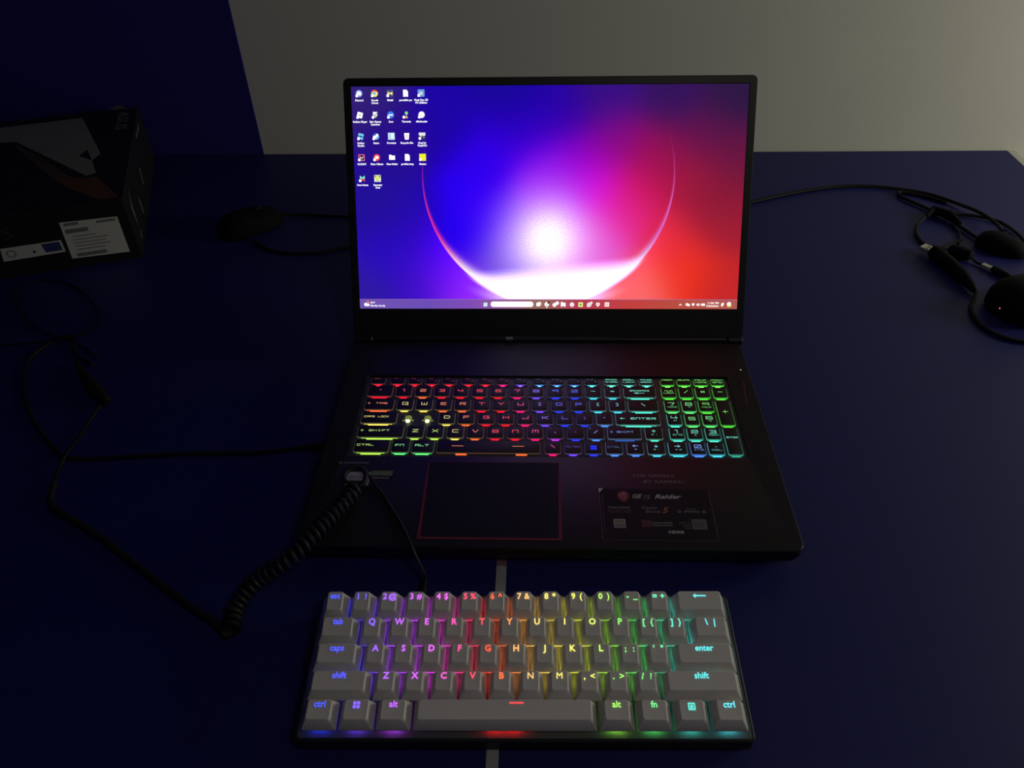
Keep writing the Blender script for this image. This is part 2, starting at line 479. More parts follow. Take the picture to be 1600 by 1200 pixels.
tb_icon(lambda q: (q.disc(190.8, 4.6, 2.3, Z, WHT), q.disc(192.6, 6.3, 1.2, Z + .04, emit((60, 40, 35))), q.disc(190.8, 4.6, .8, Z + .02, emit((180, 190, 150))), q.rect(190.1, 1.0, 191.5, 1.6, Z, WHT)))
tb_icon(lambda q: (q.disc(198.6, 4.0, 2.0, Z, WHT), q.disc(201.4, 5.8, 1.8, Z, WHT), q.disc(202.2, 5.8, .5, Z + .02, emit((190, 190, 220)))))
tb_icon(lambda q: (q.rect(205.0, 2.2, 209.8, 6.2, Z, WHT), q.rect(205.0, 6.1, 207.2, 6.9, Z, WHT), q.rect(206.4, 2.2, 208.4, 3.2, Z + .02, emit((200, 170, 170)))))
tb_icon(lambda q: (q.disc(216.3, 4.3, 2.3, Z, emit((250, 235, 250))), q.disc(216.3, 4.0, 1.2, Z + .02, emit((255, 215, 240)))))
tb_icon(lambda q: (q.rect(222.7, 2.0, 227.3, 6.6, Z, emit((235, 245, 150))), q.rect(224.0, 3.4, 226.0, 5.2, Z + .02, emit((90, 140, 50)))))
tb_icon(lambda q: (q.disc(233.6, 4.2, 2.2, Z, WHT), q.poly([(231.4, 1.9), (233.4, 2.4), (231.8, 4.0)], Z, WHT), q.ring2d(233.6, 4.2, .9, 1.4, Z + .02, emit((70, 90, 60))), q.disc(235.9, 6.2, 1.3, Z + .03, emit((245, 235, 240)))))
tb_icon(lambda q: (q.poly([(240.6, 6.2), (244.2, 6.2), (244.2, 3.9), (242.4, 2.2), (240.6, 3.9)], Z, WHT), q.rect(241.7, 4.2, 243.1, 5.3, Z + .02, emit((150, 50, 70)))))
tb_icon(lambda q: (q.rect(249.2, 2.3, 253.8, 6.7, Z, emit((255, 235, 235))), q.rect(249.8, 4.0, 253.2, 4.5, Z + .02, emit((200, 70, 80))), q.rect(249.8, 5.4, 252.2, 5.7, Z + .02, emit((200, 70, 80)))))
tb_icon(lambda q: q.poly([(323.6, 3.6), (325.3, 5.4), (327.0, 3.6), (326.2, 3.6), (325.3, 4.5), (324.4, 3.6)], Z, WHT))
tb_icon(lambda q: (q.disc(332.0, 4.6, 1.4, Z, WHT), q.disc(333.8, 4.0, 1.2, Z, WHT)))
tb_icon(lambda q: q.poly([(336.3, 5.2), (338.1, 6.0), (339.9, 5.2), (338.1, 2.8)], Z, WHT))
tb_icon(lambda q: (q.poly([(341.4, 3.7), (342.4, 3.7), (343.8, 2.8), (343.8, 6.0), (342.4, 5.2), (341.4, 5.2)], Z, WHT), q.ring2d(343.8, 4.4, 1.0, 1.5, Z, WHT, -50, 50, 6)))
tb_icon(lambda q: q.poly(rr(346.2, 3.3, 350.0, 5.6, .5), Z, WHT))
tb_icon(lambda q: (q.text('11:56 PM', 363.6, 5.3, 1.7, Z, WHT, align='RIGHT', bold=0.03, w=11), q.text('7/20/2024', 363.6, 2.2, 1.7, Z, WHT, align='RIGHT', bold=0.03, w=12.5)))
tb_icon(lambda q: q.poly([(366.2, 2.8), (367.4, 2.6), (368.6, 4.2), (368.8, 6.2), (367.0, 6.4), (366.0, 4.6)], Z, WHT))
tb_icon(lambda q: (q.disc(373.9, 5.0, 2.1, Z, WHT), q.rect(372.4, 2.3, 376.0, 4.0, Z + .02, emit((250, 240, 110))), q.poly([(373.4, 4.2), (374.8, 6.4), (374.4, 4.6)], Z + .03, emit((130, 130, 190)))))

# ---- desktop icons (origin at the icon's centre)
def C_(*c): return emit(c)
def arrow(q): q.poly(rr(-2.7, -2.7, -0.9, -0.7, .3, 2), Z + .08, WHT)
def i_chat(q): q.disc(0, 0, 2.6, Z, C_(140, 160, 240)); q.disc(0, .1, 1.7, Z + .02, WHT, ry=1.4); q.rect(-1.5, -1.4, 1.5, 0, Z + .03, WHT); q.disc(0, -1.5, .7, Z + .04, C_(140, 160, 240), ry=.4); arrow(q)
def i_browser(q):
    q.ring2d(0, 0, 0, 2.6, Z, C_(235, 95, 70), 30, 150); q.ring2d(0, 0, 0, 2.6, Z, C_(150, 205, 110), 150, 270); q.ring2d(0, 0, 0, 2.6, Z, C_(250, 225, 110), -90, 30)
    q.disc(0, 0, 1.35, Z + .02, WHT); q.disc(0, 0, 1.0, Z + .03, C_(90, 170, 200)); arrow(q)
def i_bow(q): q.poly(rr(-2.5, -2.5, 2.5, 2.5, .5), Z, C_(75, 80, 120)); q.poly([(-1.9, 1.2), (0, .3), (0, -.4), (-1.9, -1.3)], Z + .02, C_(255, 235, 150)); q.poly([(1.9, 1.2), (0, .3), (0, -.4), (1.9, -1.3)], Z + .02, C_(255, 235, 150)); arrow(q)
def i_page(q): q.poly([(-1.9, -2.5), (1.9, -2.5), (1.9, 1.4), (.9, 2.5), (-1.9, 2.5)], Z, WHT); q.poly([(.9, 2.5), (.9, 1.4), (1.9, 1.4)], Z + .02, C_(215, 220, 235))
def i_pale(q): q.poly(rr(-2.6, -2.6, 2.6, 2.6, .5), Z, C_(110, 160, 240)); q.poly(rr(-1.2, -1.2, 1.2, 1.0, .4), Z + .02, C_(225, 215, 190)); arrow(q)
def i_tilt(q):
    a = math.radians(-14)
    def t(p): return (p[0] * math.cos(a) - p[1] * math.sin(a), p[0] * math.sin(a) + p[1] * math.cos(a))
    q.poly([t(p) for p in rr(-2.1, -2.1, 2.1, 2.1, .2)], Z, WHT); q.poly([t(p) for p in rr(-.45, -.45, .45, .45, .1)], Z + .02, C_(40, 35, 70)); arrow(q)
def i_shield(q): q.poly(rr(-1.9, -2.4, 1.9, 2.4, .3), Z, C_(45, 35, 80)); q.text('EPIC', 0, .1, 2.1, Z + .02, WHT, w=3.5, bold=0.06); q.text('GAMES', 0, -1.1, .8, Z + .02, WHT, w=2.8, bold=0.04); q.poly([(-.8, -1.5), (.8, -1.5), (0, -2.0)], Z + .02, WHT); arrow(q)
def i_zoom(q): q.disc(0, 0, 2.65, Z, C_(65, 125, 235)); q.text('zoom', 0, -.45, 1.3, Z + .02, WHT, w=3.4, bold=0.06); arrow(q)
def i_tree(q): q.disc(.2, 1.3, 1.25, Z, C_(140, 225, 150)); q.rect(0, -2.4, .5, .4, Z, C_(190, 220, 150)); q.poly([(-1.0, -2.5), (1.4, -2.5), (.9, -1.0), (.3, -1.5), (-.5, -1.0)], Z + .02, C_(235, 160, 110)); arrow(q)
def i_gear(q):
    pts = []
    for k in range(24):
        r = 2.6 if k % 2 else 2.15; a = 2 * math.pi * k / 24; pts.append((r * math.cos(a), r * math.sin(a)))
    q.poly(pts, Z, WHT); q.ring2d(0, 0, .55, .85, Z + .02, C_(205, 205, 205)); q.rect(-.9, -.9, -.5, -.5, Z + .02, C_(205, 205, 205)); arrow(q)
def i_studio(q):
    a = math.radians(-14)
    def t(p): return (p[0] * math.cos(a) - p[1] * math.sin(a), p[0] * math.sin(a) + p[1] * math.cos(a))
    q.poly([t(p) for p in rr(-2.1, -2.2, 2.1, 2.2, .2)], Z, C_(120, 205, 245)); q.poly([t(p) for p in [(-2.1, -.3), (2.1, -.3), (2.1, .3), (-2.1, .3)]], Z + .02, C_(25, 40, 90)); q.disc(0, 0, .6, Z + .03, C_(25, 40, 90)); arrow(q)
def i_steam(q): q.disc(0, 0, 2.5, Z, C_(55, 90, 190)); q.ring2d(0, 0, 0, 2.5, Z + .01, C_(115, 185, 235), 200, 360); q.disc(.8, .8, 1.1, Z + .02, WHT); q.disc(-.6, -.7, .9, Z + .02, WHT); q.poly([(-2.3, .5), (-2.1, -.7), (.6, -.4), (.4, .6)], Z + .02, WHT); arrow(q)
def i_square(q): q.rect(-2.6, -2.6, 2.6, 2.6, Z, C_(205, 235, 255)); q.rect(-1.8, -2.6, -.6, 1.6, Z + .02, C_(165, 215, 245)); q.rect(.2, -1.0, 1.2, 2.0, Z + .02, WHT)
def i_bin(q): q.poly([(-1.5, -2.5), (1.5, -2.5), (2.0, 2.3), (-2.0, 2.3)], Z, WHT); q.ring2d(0, -.2, .55, .95, Z + .02, C_(90, 105, 120), 20, 110, 6); q.ring2d(0, -.2, .55, .95, Z + .02, C_(90, 105, 120), 140, 230, 6); q.ring2d(0, -.2, .55, .95, Z + .02, C_(90, 105, 120), 260, 350, 6)
def i_fog(q): q.rect(-2.6, -2.6, 2.6, 2.6, Z, C_(55, 60, 95)); q.poly([(-2.6, 2.6), (2.6, 2.6), (2.4, .4), (.9, -.2), (.2, .8), (-.8, -.8), (-1.6, .3), (-2.6, .9)], Z + .02, C_(230, 235, 235)); q.poly([(.2, -1.0), (2.2, -.7), (1.0, -1.3)], Z + .02, C_(190, 195, 200)); arrow(q)
def i_vshape(q): q.rect(-2.4, -2.4, 2.4, 2.4, Z, C_(255, 120, 150)); q.rect(-1.9, -1.9, 1.9, 1.9, Z + .01, C_(75, 20, 50)); q.poly([(-1.3, 1.1), (-1.3, .2), (.0, -1.2), (.5, -1.2)], Z + .02, WHT); q.poly([(.4, -.1), (1.3, 1.1), (1.3, .2), (.7, -.6)], Z + .02, WHT); arrow(q)
def i_fist(q): q.disc(0, 0, 2.6, Z, C_(240, 75, 80)); q.poly([(-1.3, -1.0), (-1.4, .4), (-.3, 1.2), (1.3, 1.0), (1.3, -.2), (.8, -1.2)], Z + .02, WHT); arrow(q)
def i_folder(q): q.rect(-2.3, -1.8, 2.3, 1.4, Z, WHT); q.poly([(-2.3, 1.4), (-2.3, 2.0), (-.6, 2.0), (0, 1.4)], Z, WHT)
def i_yellow(q): q.rect(-2.6, -2.6, 2.6, 2.6, Z, C_(245, 240, 50)); arrow(q)
def i_m(q): q.poly(rr(-2.2, -2.6, 2.2, 2.4, .3), Z, C_(20, 40, 80)); q.poly([(-1.9, -.2), (-1.9, 2.2), (0, .8), (1.9, 2.2), (1.9, -.2)], Z + .02, C_(140, 235, 230)); q.poly([(-1.4, -.4), (1.9, -.4), (1.9, -2.5), (.3, -1.3), (-1.0, -2.4)], Z + .02, C_(235, 80, 110)); arrow(q)
def i_diamond(q): q.rect(-2.6, -2.6, 2.6, 2.6, Z, C_(240, 245, 215)); q.poly([(-2.2, .4), (-2.2, 2.2), (-.6, 2.2)], Z + .01, C_(70, 100, 60)); q.poly([(2.2, .4), (2.2, 2.2), (.6, 2.2)], Z + .01, C_(70, 100, 60)); q.poly([(-2.1, .2), (0, 2.2), (2.1, .2), (0, -1.7)], Z + .02, C_(225, 230, 100)); q.poly([(-2.3, -2.3), (2.3, -2.3), (1.2, -1.2), (-1.4, -1.2)], Z + .01, C_(180, 210, 200))
GRID = [[(i_chat, 'Discord'), (i_browser, 'Google|Chrome'), (i_bow, 'Medal'), (i_page, 'possible pc'), (i_pale, 'Pixel Gun 3D|PC Edition')],
        [(i_tilt, 'Roblox Player'), (i_shield, 'Epic Games|Launcher'), (i_zoom, 'Zoom'), (i_tree, 'Terraria'), (i_gear, 'tModLoader')],
        [(i_studio, 'Roblox|Studio'), (i_steam, 'Steam'), (i_square, 'Fortnite'), (i_bin, 'Recycle Bin'), (i_fog, 'Dead by|Daylight')],
        [(i_vshape, 'VALORANT'), (i_fist, 'Riot Client'), (i_folder, 'New folder'), (i_page, 'profits.tmp'), (i_yellow, 'Banana')],
        [(i_m, 'Once Human'), (i_diamond, 'Geometry|Dash')]]
for r, row in enumerate(GRID):
    for c, (fn, cap) in enumerate(row):
        q = MB(); fn(q); q.v = [(p[0] * 1.27, p[1] * 1.27, p[2]) for p in q.v]
        for k, s in enumerate(cap.split('|')):
            q.text(s, 0, -7.1 - 2.5 * k, 1.75, Z, WHT, bold=0.035, w=min(14.0, 1.12 * len(s)))
        o = onscr(q, 'desktop_icon'); o.location = Vector((7.65 + 15.1 * c, 208.6 - 19.93 * r, 0)) * MM

# ---- laptop keys
GL = {'A': [[(0, 0), (0, 3), (4, 3), (4, 0)], [(0, 1.3), (4, 1.3)]], 'B': [[(0, 0), (0, 3), (4, 3), (4, 0), (0, 0)], [(0, 1.5), (4, 1.5)]],
      'C': [[(4, 3), (0, 3), (0, 0), (4, 0)]], 'D': [[(0, 0), (0, 3), (3.2, 3), (4, 2.2), (4, .8), (3.2, 0), (0, 0)]], 'E': [[(4, 3), (.6, 3), (0, 2.4), (0, .6), (.6, 0), (4, 0)], [(0, 1.5), (3.6, 1.5)]],
      'F': [[(0, 0), (0, 3), (4, 3)], [(0, 1.5), (3.3, 1.5)]], 'G': [[(4, 3), (0, 3), (0, 0), (4, 0), (4, 1.5), (2, 1.5)]], 'H': [[(0, 0), (0, 3)], [(4, 0), (4, 3)], [(0, 1.5), (4, 1.5)]],
      'I': [[(2, 0), (2, 3)], [(1, 3), (3, 3)], [(1, 0), (3, 0)]], 'J': [[(4, 3), (4, 0), (0, 0), (0, .9)]], 'K': [[(0, 0), (0, 3)], [(4, 3), (1, 1.5), (4, 0)], [(0, 1.5), (1, 1.5)]],
      'L': [[(0, 3), (0, 0), (4, 0)]], 'M': [[(0, 0), (0, 3), (4, 3), (4, 0)], [(2, 3), (2, .8)]], 'N': [[(0, 0), (0, 3), (4, 3), (4, 0)]], 'O': [[(0, 0), (0, 3), (4, 3), (4, 0), (0, 0)]],
      'P': [[(0, 0), (0, 3), (4, 3), (4, 1.3), (0, 1.3)]], 'Q': [[(0, 0), (0, 3), (4, 3), (4, 0), (0, 0)], [(2.5, 1), (4.4, -.5)]], 'R': [[(0, 0), (0, 3), (4, 3), (4, 1.3), (0, 1.3)], [(2, 1.3), (4, 0)]],
      'S': [[(4, 3), (0, 3), (0, 1.5), (4, 1.5), (4, 0), (0, 0)]], 'T': [[(0, 3), (4, 3)], [(2, 3), (2, 0)]], 'U': [[(0, 3), (0, 0), (4, 0), (4, 3)]], 'V': [[(0, 3), (2, 0), (4, 3)]],
      'W': [[(0, 3), (0, 0), (4, 0), (4, 3)], [(2, 0), (2, 2.2)]], 'X': [[(0, 0), (4, 3)], [(0, 3), (4, 0)]], 'Y': [[(0, 3), (2, 1.4), (4, 3)], [(2, 1.4), (2, 0)]], 'Z': [[(0, 3), (4, 3), (0, 0), (4, 0)]],
      '0': [[(0, 0), (0, 3), (4, 3), (4, 0), (0, 0)], [(.7, .5), (3.3, 2.5)]], '1': [[(1, 3), (2.3, 3), (2.3, 0)]], '2': [[(0, 3), (4, 3), (4, 1.5), (0, 1.5), (0, 0), (4, 0)]], '3': [[(0, 3), (4, 3), (4, 0), (0, 0)], [(1, 1.5), (4, 1.5)]],
      '4': [[(0, 3), (0, 1.2), (4, 1.2)], [(3.2, 3), (3.2, 0)]], '5': [[(4, 3), (0, 3), (0, 1.5), (4, 1.5), (4, 0), (0, 0)]], '6': [[(4, 3), (0, 3), (0, 0), (4, 0), (4, 1.5), (0, 1.5)]], '7': [[(0, 3), (4, 3), (2, 0)]],
      '8': [[(0, 0), (0, 3), (4, 3), (4, 0), (0, 0)], [(0, 1.5), (4, 1.5)]], '9': [[(4, 0), (4, 3), (0, 3), (0, 1.5), (4, 1.5)]],
      '/': [[(.8, 0), (3.2, 3)]], '\\': [[(.8, 3), (3.2, 0)]], '-': [[(.6, 1.5), (3.4, 1.5)]], '=': [[(.8, 1.9), (3.2, 1.9)], [(.8, 1.1), (3.2, 1.1)]], '+': [[(.5, 1.5), (3.5, 1.5)], [(2, 0), (2, 3)]],
      '*': [[(1, .5), (3, 2.5)], [(1, 2.5), (3, .5)], [(.6, 1.5), (3.4, 1.5)]], '[': [[(2.8, 3), (1.6, 3), (1.6, 0), (2.8, 0)]], ']': [[(1.2, 3), (2.4, 3), (2.4, 0), (1.2, 0)]], ';': [[(2, 2.2), (2, 2.5)], [(2, .9), (2, .0)]],
      "'": [[(2, 1.6), (2, 2.4)]], ',': [[(2, .9), (2, .1)]], '.': [[(2, 1.0), (2, 1.4)]], '`': [[(1.6, 2.8), (2.5, 1.6)]], '<': [[(3.2, 2.6), (1, 1.5), (3.2, .4)]], '>': [[(.8, 2.6), (3, 1.5), (.8, .4)]],
      '?': [[(.4, 2.9), (3.4, 2.9), (3.4, 1.7), (1.9, 1.3), (1.9, .9)], [(1.9, .1), (1.9, 0)]],
      '←': [[(4.4, 1.5), (0, 1.5)], [(1.6, 2.8), (0, 1.5), (1.6, .2)]], '→': [[(-.4, 1.5), (4, 1.5)], [(2.4, 2.8), (4, 1.5), (2.4, .2)]], '↑': [[(2, 0), (2, 3)], [(.6, 1.8), (2, 3.2), (3.4, 1.8)]], '↓': [[(2, 0), (2, 3)], [(.6, 1.2), (2, -.2), (3.4, 1.2)]],
      '^': [[(.4, 1.5), (2, 3), (3.6, 1.5), (2, 0), (.4, 1.5)]], '_': [[(0, 1.5), (4, 1.5)]], ' ': [], '"': [[(1.4, 1.8), (1.4, 2.6)], [(2.6, 1.8), (2.6, 2.6)]]}
def stroke(q, s, x, y, h, mat, z=0.0, th=0.36, wide=1.0, align='C', maxw=None):
    k = h / 3.0; kx = k * wide; tot = (5.6 * len(s) - 1.6) * kx
    if maxw and tot > maxw: kx *= maxw / tot; tot = maxw; th *= .8
    adv = 5.6 * kx
    x0 = x - tot / 2 if align == 'C' else x
    for i, ch in enumerate(s):
        for pl in GL.get(ch, []):
            for (a, c) in zip(pl[:-1], pl[1:]):
                p = Vector((x0 + i * adv + a[0] * kx, y + (a[1] - 1.5) * k)); r = Vector((x0 + i * adv + c[0] * kx, y + (c[1] - 1.5) * k))
                d = r - p
                if d.length < 1e-6: continue
                d.normalize(); n = Vector((-d.y, d.x)) * th / 2; e = d * th / 2
                q.poly([tuple(p - e - n), tuple(r + e - n), tuple(r + e + n), tuple(p - e + n)], z, mat)

RGBK = {'r': (255, 22, 48), 'o': (255, 105, 52), 'y': (238, 220, 96), 'Y': (185, 240, 80), 'g': (96, 240, 120), 'G': (84, 236, 66), 'p': (255, 24, 120), 'm': (190, 50, 255),
        'v': (112, 70, 255), 'b': (46, 58, 255), 'l': (78, 140, 255), 'c': (70, 214, 240), 't': (80, 236, 204)}
ROWS = [
 ('F', 194.0, 9.2, [('ESC', -164.3, -150.2, 'r'), ('F1', -145.8, -131.5, 'r'), ('F2', -128.7, -115.4, 'r'), ('F3', -112.1, -98.9, 'r'), ('F4', -95.6, -82.0, 'r'), ('F5', -77.0, -63.7, 'r'), ('F6', -60.5, -47.2, 'r'), ('F7', -43.8, -30.8, 'p'), ('F8', -27.3, -13.8, 'v'), ('F9', -8.8, 4.4, 'l'),
   ('F10', 7.6, 21.2, 'l'), ('F11', 24.1, 38.0, 'l'), ('F12', 40.9, 54.4, 'c'), ('PRTSCR|SYSRQ', 59.3, 73.1, 't'), ('SCROLL|LOCK', 75.7, 89.8, 't'), ('PAUSE|BREAK', 92.4, 106.5, 't'), ('INSERT', 112.7, 126.0, 'G'), ('DELETE', 128.3, 141.8, 'G'), ('PGUP|HOME', 144.1, 157.8, 'G'), ('PGDN|END', 160.1, 173.1, 'G')]),
 ('N', 176.0, 15.0, [('`', -165.2, -141.3, 'r'), ('1', -138.3, -122.9, 'r'), ('2', -120.1, -104.8, 'o'), ('3', -102.1, -86.8, 'r'), ('4', -84.0, -69.3, 'r'), ('5', -66.2, -51.3, 'r'), ('6', -48.5, -33.7, 'r'), ('7', -30.6, -16.0, 'p'), ('8', -12.6, 1.9, 'v'), ('9', 5.2, 20.2, 'b'), ('0', 23.4, 38.2, 'b'), ('-', 40.8, 55.6, 'c'), ('=', 58.9, 73.7, 'c'), ('BACKSPACE|←', 76.6, 106.9, 't'),
   ('NUM|LOCK', 112.1, 125.7, 'G'), ('/', 128.3, 141.7, 'G'), ('*', 143.8, 157.4, 'G'), ('-', 159.9, 173.4, 'G')]),
 ('Q', 157.0, 15.6, [('^ TAB', -164.9, -137.3, 'o'), ('Q', -134.8, -119.3, 'y'), ('W', -117.1, -101.3, 'y'), ('E', -99.1, -83.5, 'o'), ('R', -81.0, -65.8, 'o'), ('T', -63.4, -47.9, 'r'), ('Y', -45.2, -30.3, 'r'), ('U', -27.2, -12.1, 'p'), ('I', -9.3, 5.5, 'v'), ('O', 8.5, 23.4, 'b'), ('P', 26.5, 41.2, 'b'), ('[', 44.1, 59.2, 'c'), (']', 61.9, 77.2, 'c'), ('\\', 79.3, 107.2, 't'),
   ('7|HOME', 112.7, 126.0, 'g'), ('8|↑', 128.4, 141.6, 'g'), ('9|PGUP', 143.8, 157.7, 'G')]),
 ('A', 138.6, 15.6, [('CAPS LOCK', -164.9, -132.1, 'y'), (None, -128.9, -114.7, 'Y'), (None, -111.5, -96.5, 'Y'), ('D', -93.9, -78.8, 'y'), ('F', -76.4, -61.0, 'o'), ('G', -58.0, -42.8, 'r'), ('H', -40.0, -25.3, 'r'), ('J', -22.3, -7.5, 'p'), ('K', -4.4, 10.5, 'v'), ('L', 13.6, 28.2, 'b'), (';', 31.3, 46.1, 'b'), ("'", 49.3, 63.9, 'l'), ('← ENTER', 66.6, 106.9, 't'),
   ('4|←', 113.0, 126.0, 't'), ('5', 128.7, 141.8, 'g'), ('6|→', 144.4, 157.4, 'g'), ('+', 159.9, 173.4, 'G')]),
 ('Z', 120.3, 15.6, [('^ SHIFT', -165.1, -123.5, 'Y'), ('Z', -120.9, -105.2, 'Y'), ('X', -102.9, -87.6, 'Y'), ('C', -84.9, -69.4, 'y'), ('V', -66.9, -51.7, 'o'), ('B', -49.0, -33.8, 'r'), ('N', -30.9, -16.3, 'r'), ('M', -13.1, 1.5, 'p'), (',', 4.6, 19.3, 'm'), ('.', 22.3, 37.6, 'b'), ('/', 40.2, 55.5, 'l'), ('^ SHIFT', 58.1, 88.1, 'l'), ('↑|*.', 91.4, 106.9, 't'),
   ('1|END', 112.8, 126.1, 't'), ('2|↓', 128.4, 141.8, 't'), ('3|PGDN', 144.4, 157.8, 't')]),
 ('C', 101.7, 15.8, [('CTRL', -164.8, -133.6, 'Y'), ('FN', -131.8, -115.7, 'g'), ('ALT', -114.0, -94.2, 'g'), ('SPACE', -91.8, -1.4, 'o'), ('\\', 2.5, 16.6, 'p'), ('ALTGR', 19.5, 34.5, 'v'), ('WIN', 37.4, 52.3, 'b'), ('CTRL', 55.4, 70.3, 'l'), ('←|*', 73.5, 88.4, 'l'), ('↓|*.', 91.3, 107.0, 'c'), ('→|<*', 109.6, 125.8, 'c'), ('0|INS', 128.5, 141.8, 'l'), ('.|DEL', 143.8, 157.7, 'c'), ('ENTER', 160.3, 173.3, 't')]),
]
KM = {}
def lap_key(wd, dp):
    key = (round(wd, 1), round(dp, 1))
    if key not in KM:
        q = MB(); h = wd / 2; r = 1.5
        q.loft([at(rr(-h + .5, 1.0, h - .5, dp - .3, r), 1.6), at(rr(-h + .45, .95, h - .45, dp - .25, r), 2.2), at(rr(-h + .8, 1.3, h - .8, dp - .6, r), 2.55)], M_KEYB)
        q.box((-2.5, dp / 2 - 2.5, 0), (2.5, dp / 2 + 2.5, 1.7), M_KEYB)
        o = q.build('key_proto', None, smooth=True); me = o.data; bpy.data.objects.remove(o)
        KM[key] = me
    return KM[key]
def skirt(wd, dp, mat):
    q = MB(); h = wd / 2; r = 1.5
    q.loft([at(rr(-h, 0, h, dp, r + .3), .9), at(rr(-h + .1, .1, h - .1, dp - .1, r + .3), 1.9), at(rr(-h + .5, 1.0, h - .5, dp - .3, r), 1.95)], mat, True, False)
    return q
for (rn, y0, dp, keys) in ROWS:
    for (leg, x0, x1, c) in keys:
        rgb = RGBK[c]; wd = x1 - x0; xc = (x0 + x1) / 2; d = dp; yy = y0
        numpad = x0 > 108
        if leg is None:   # bare switch where the keycap is gone
            q = MB(); q.box((-5.4, 1.2, 0), (5.4, 13.2, .25), M_WELL)
            k = q.build('bare_switch', laptop, loc=(xc, yy, 22.75), label='bare glowing key switch with its keycap missing')
            q = MB(); pale = pbr('pale_switch_plastic', (0.42, 0.50, 0.22), 0.5)
            q.loft([at(rr(-3.2, 4.0, 3.2, 11.6, 3.0, 5), .25), at(rr(-3.2, 4.0, 3.2, 11.6, 3.0, 5), 1.4), at(rr(-2.5, 4.6, 2.5, 10.9, 2.4, 5), 1.8)], emit((150, 165, 85), 0.55))
            q.box((-5.2, 5.0, .25), (-3.2, 6.6, .8), emit((150, 165, 85), 0.4)); q.box((3.2, 5.0, .25), (5.2, 6.6, .8), emit((150, 165, 85), 0.4))
            q.build('dome', k, smooth=True)
            q = MB(); q.box((-4.8, 12.0, .25), (-1.4, 12.7, .5), pbr('switch_clip', (.25, .25, .25), .5)); q.build('clip', k)
            q = MB(); q.loft([at(rr(-1.9, 2.4, 1.9, 5.4, 1.4), 1.4), at(rr(-1.9, 2.4, 1.9, 5.4, 1.4), 2.0)], emit((245, 255, 190), 4.0)); q.box((-1.2, 3, 0.2), (1.2, 4.6, 1.5), emit((245, 255, 190), 1.0)); q.build('led', k)
            continue
        if leg == '+' and numpad: d = 15.6 + 18.4
        if leg == 'ENTER': d = 15.8 + 18.6
        k = link('key', lap_key(wd, d), laptop, loc=(xc, yy, 22.75))
        br = 0.34 if numpad else (0.12 if xc > 50 else 0.07)
        mixc = tuple(int(rgb[i] * .38 + 255 * .62) for i in range(3)) if not numpad else tuple(int(rgb[i] * .85 + 255 * .15) for i in range(3))
        skirt(wd, d, emit(mixc, br * (0.7 if leg in ('SPACE', 'ENTER') or rn == 'F' else 1))).build('skirt', k, smooth=True)
        # LED leak at the key front and its spill below, drawn as emissive quads
        spans = [(-wd * .30, wd * .30)]
        if leg == 'SPACE': spans = [(-28.5, -18.5), (24, 34)]
        elif wd > 22: spans = [(-wd * .40, wd * .40)]
        elif numpad or leg in ('FN', 'ALT'): spans = [(-wd * .42, wd * .42)]
        st = 0.9 if rn != 'F' else 1.5
        if leg in ('ENTER',) and numpad: st = .35
        if leg == '^ SHIFT' and x0 > 0: st = .3
        q = MB()
        for (a, e) in spans:
            q.add([(a, -.12, .75), (e, -.12, .75), (e - .6, .12, 1.75), (a + .6, .12, 1.75)], [(0, 1, 2, 3)], emit(rgb, st))
            if rn == 'F': a, e = a * .45, e * .45
            else: a, e = a * .72 if leg != 'SPACE' else a, e * .72 if leg != 'SPACE' else e
            q.add([(a + .3, -.75, .12), (e - .3, -.75, .12), (e, -.10, .8), (a, -.10, .8)], [(0, 1, 2, 3)], emit(rgb, st * (1.6 if rn != 'F' else 3.0)))
        q.build('light_window', k)
        # legend
        lc = tuple(int(rgb[i] * .72 + 255 * .28) for i in range(3)); E1 = emit(lc, 0.8); E2 = emit(lc, 0.42)
        q = MB(); zt = 2.62; mid = d * .52
        if rn == 'F':
            parts = leg.split('|')
            if len(leg) <= 3:
                stroke(q, leg, -1.5, d - 1.9, .9, emit(lc, .22), zt, .28, 1.3)
                if x0 > -130: stroke(q, '=', 3.6, d - 4.6, 1.6, emit(lc, .35), zt, .3, 1.2)
            else:
                for i, s in enumerate(parts): stroke(q, s, 0, d - 2.0 - 3.4 * i, 1.5, E1, zt, .42, 1.15, maxw=10.5)
        elif leg == 'SPACE':
            stroke(q, '_', -27, mid, 2, E1, zt, .6, 3.6); stroke(q, '_', 26, mid, 2, E1, zt, .6, 3.6)
        elif leg == 'WIN':
            for (a, b2) in ((-2.6, 0.15), (.15, 2.9)):
                q.poly([(a, 4.9), (b2 - .15, 4.7), (b2 - .15, 7.1), (a, 7.0)], zt, emit((40, 50, 255), 1)); q.poly([(a, 7.5), (b2 - .15, 7.5), (b2 - .15, 10.0), (a, 9.8)], zt, emit((40, 50, 255), 1))
        elif leg == 'ENTER' and numpad:
            stroke(q, 'ENTER', 0, d * .62, 1.6, E1, zt, .45, 1.15, maxw=9.5)
        elif leg == 'BACKSPACE|←':
            stroke(q, 'BACKSPACE', 0, mid + 1.4, 1.6, E1, zt, .45, 1.1, maxw=18); stroke(q, '←', -1, mid - 2.0, 2.0, E1, zt, .55, 3.2)
        elif leg == 'NUM|LOCK':
            stroke(q, 'NUM', 0, mid + 1.4, 1.5, E1, zt, .42, 1.2, maxw=7); stroke(q, 'LOCK', 0, mid - 1.5, 1.5, E1, zt, .42, 1.2, maxw=9)
        elif len(leg) > 3 and '|' not in leg:
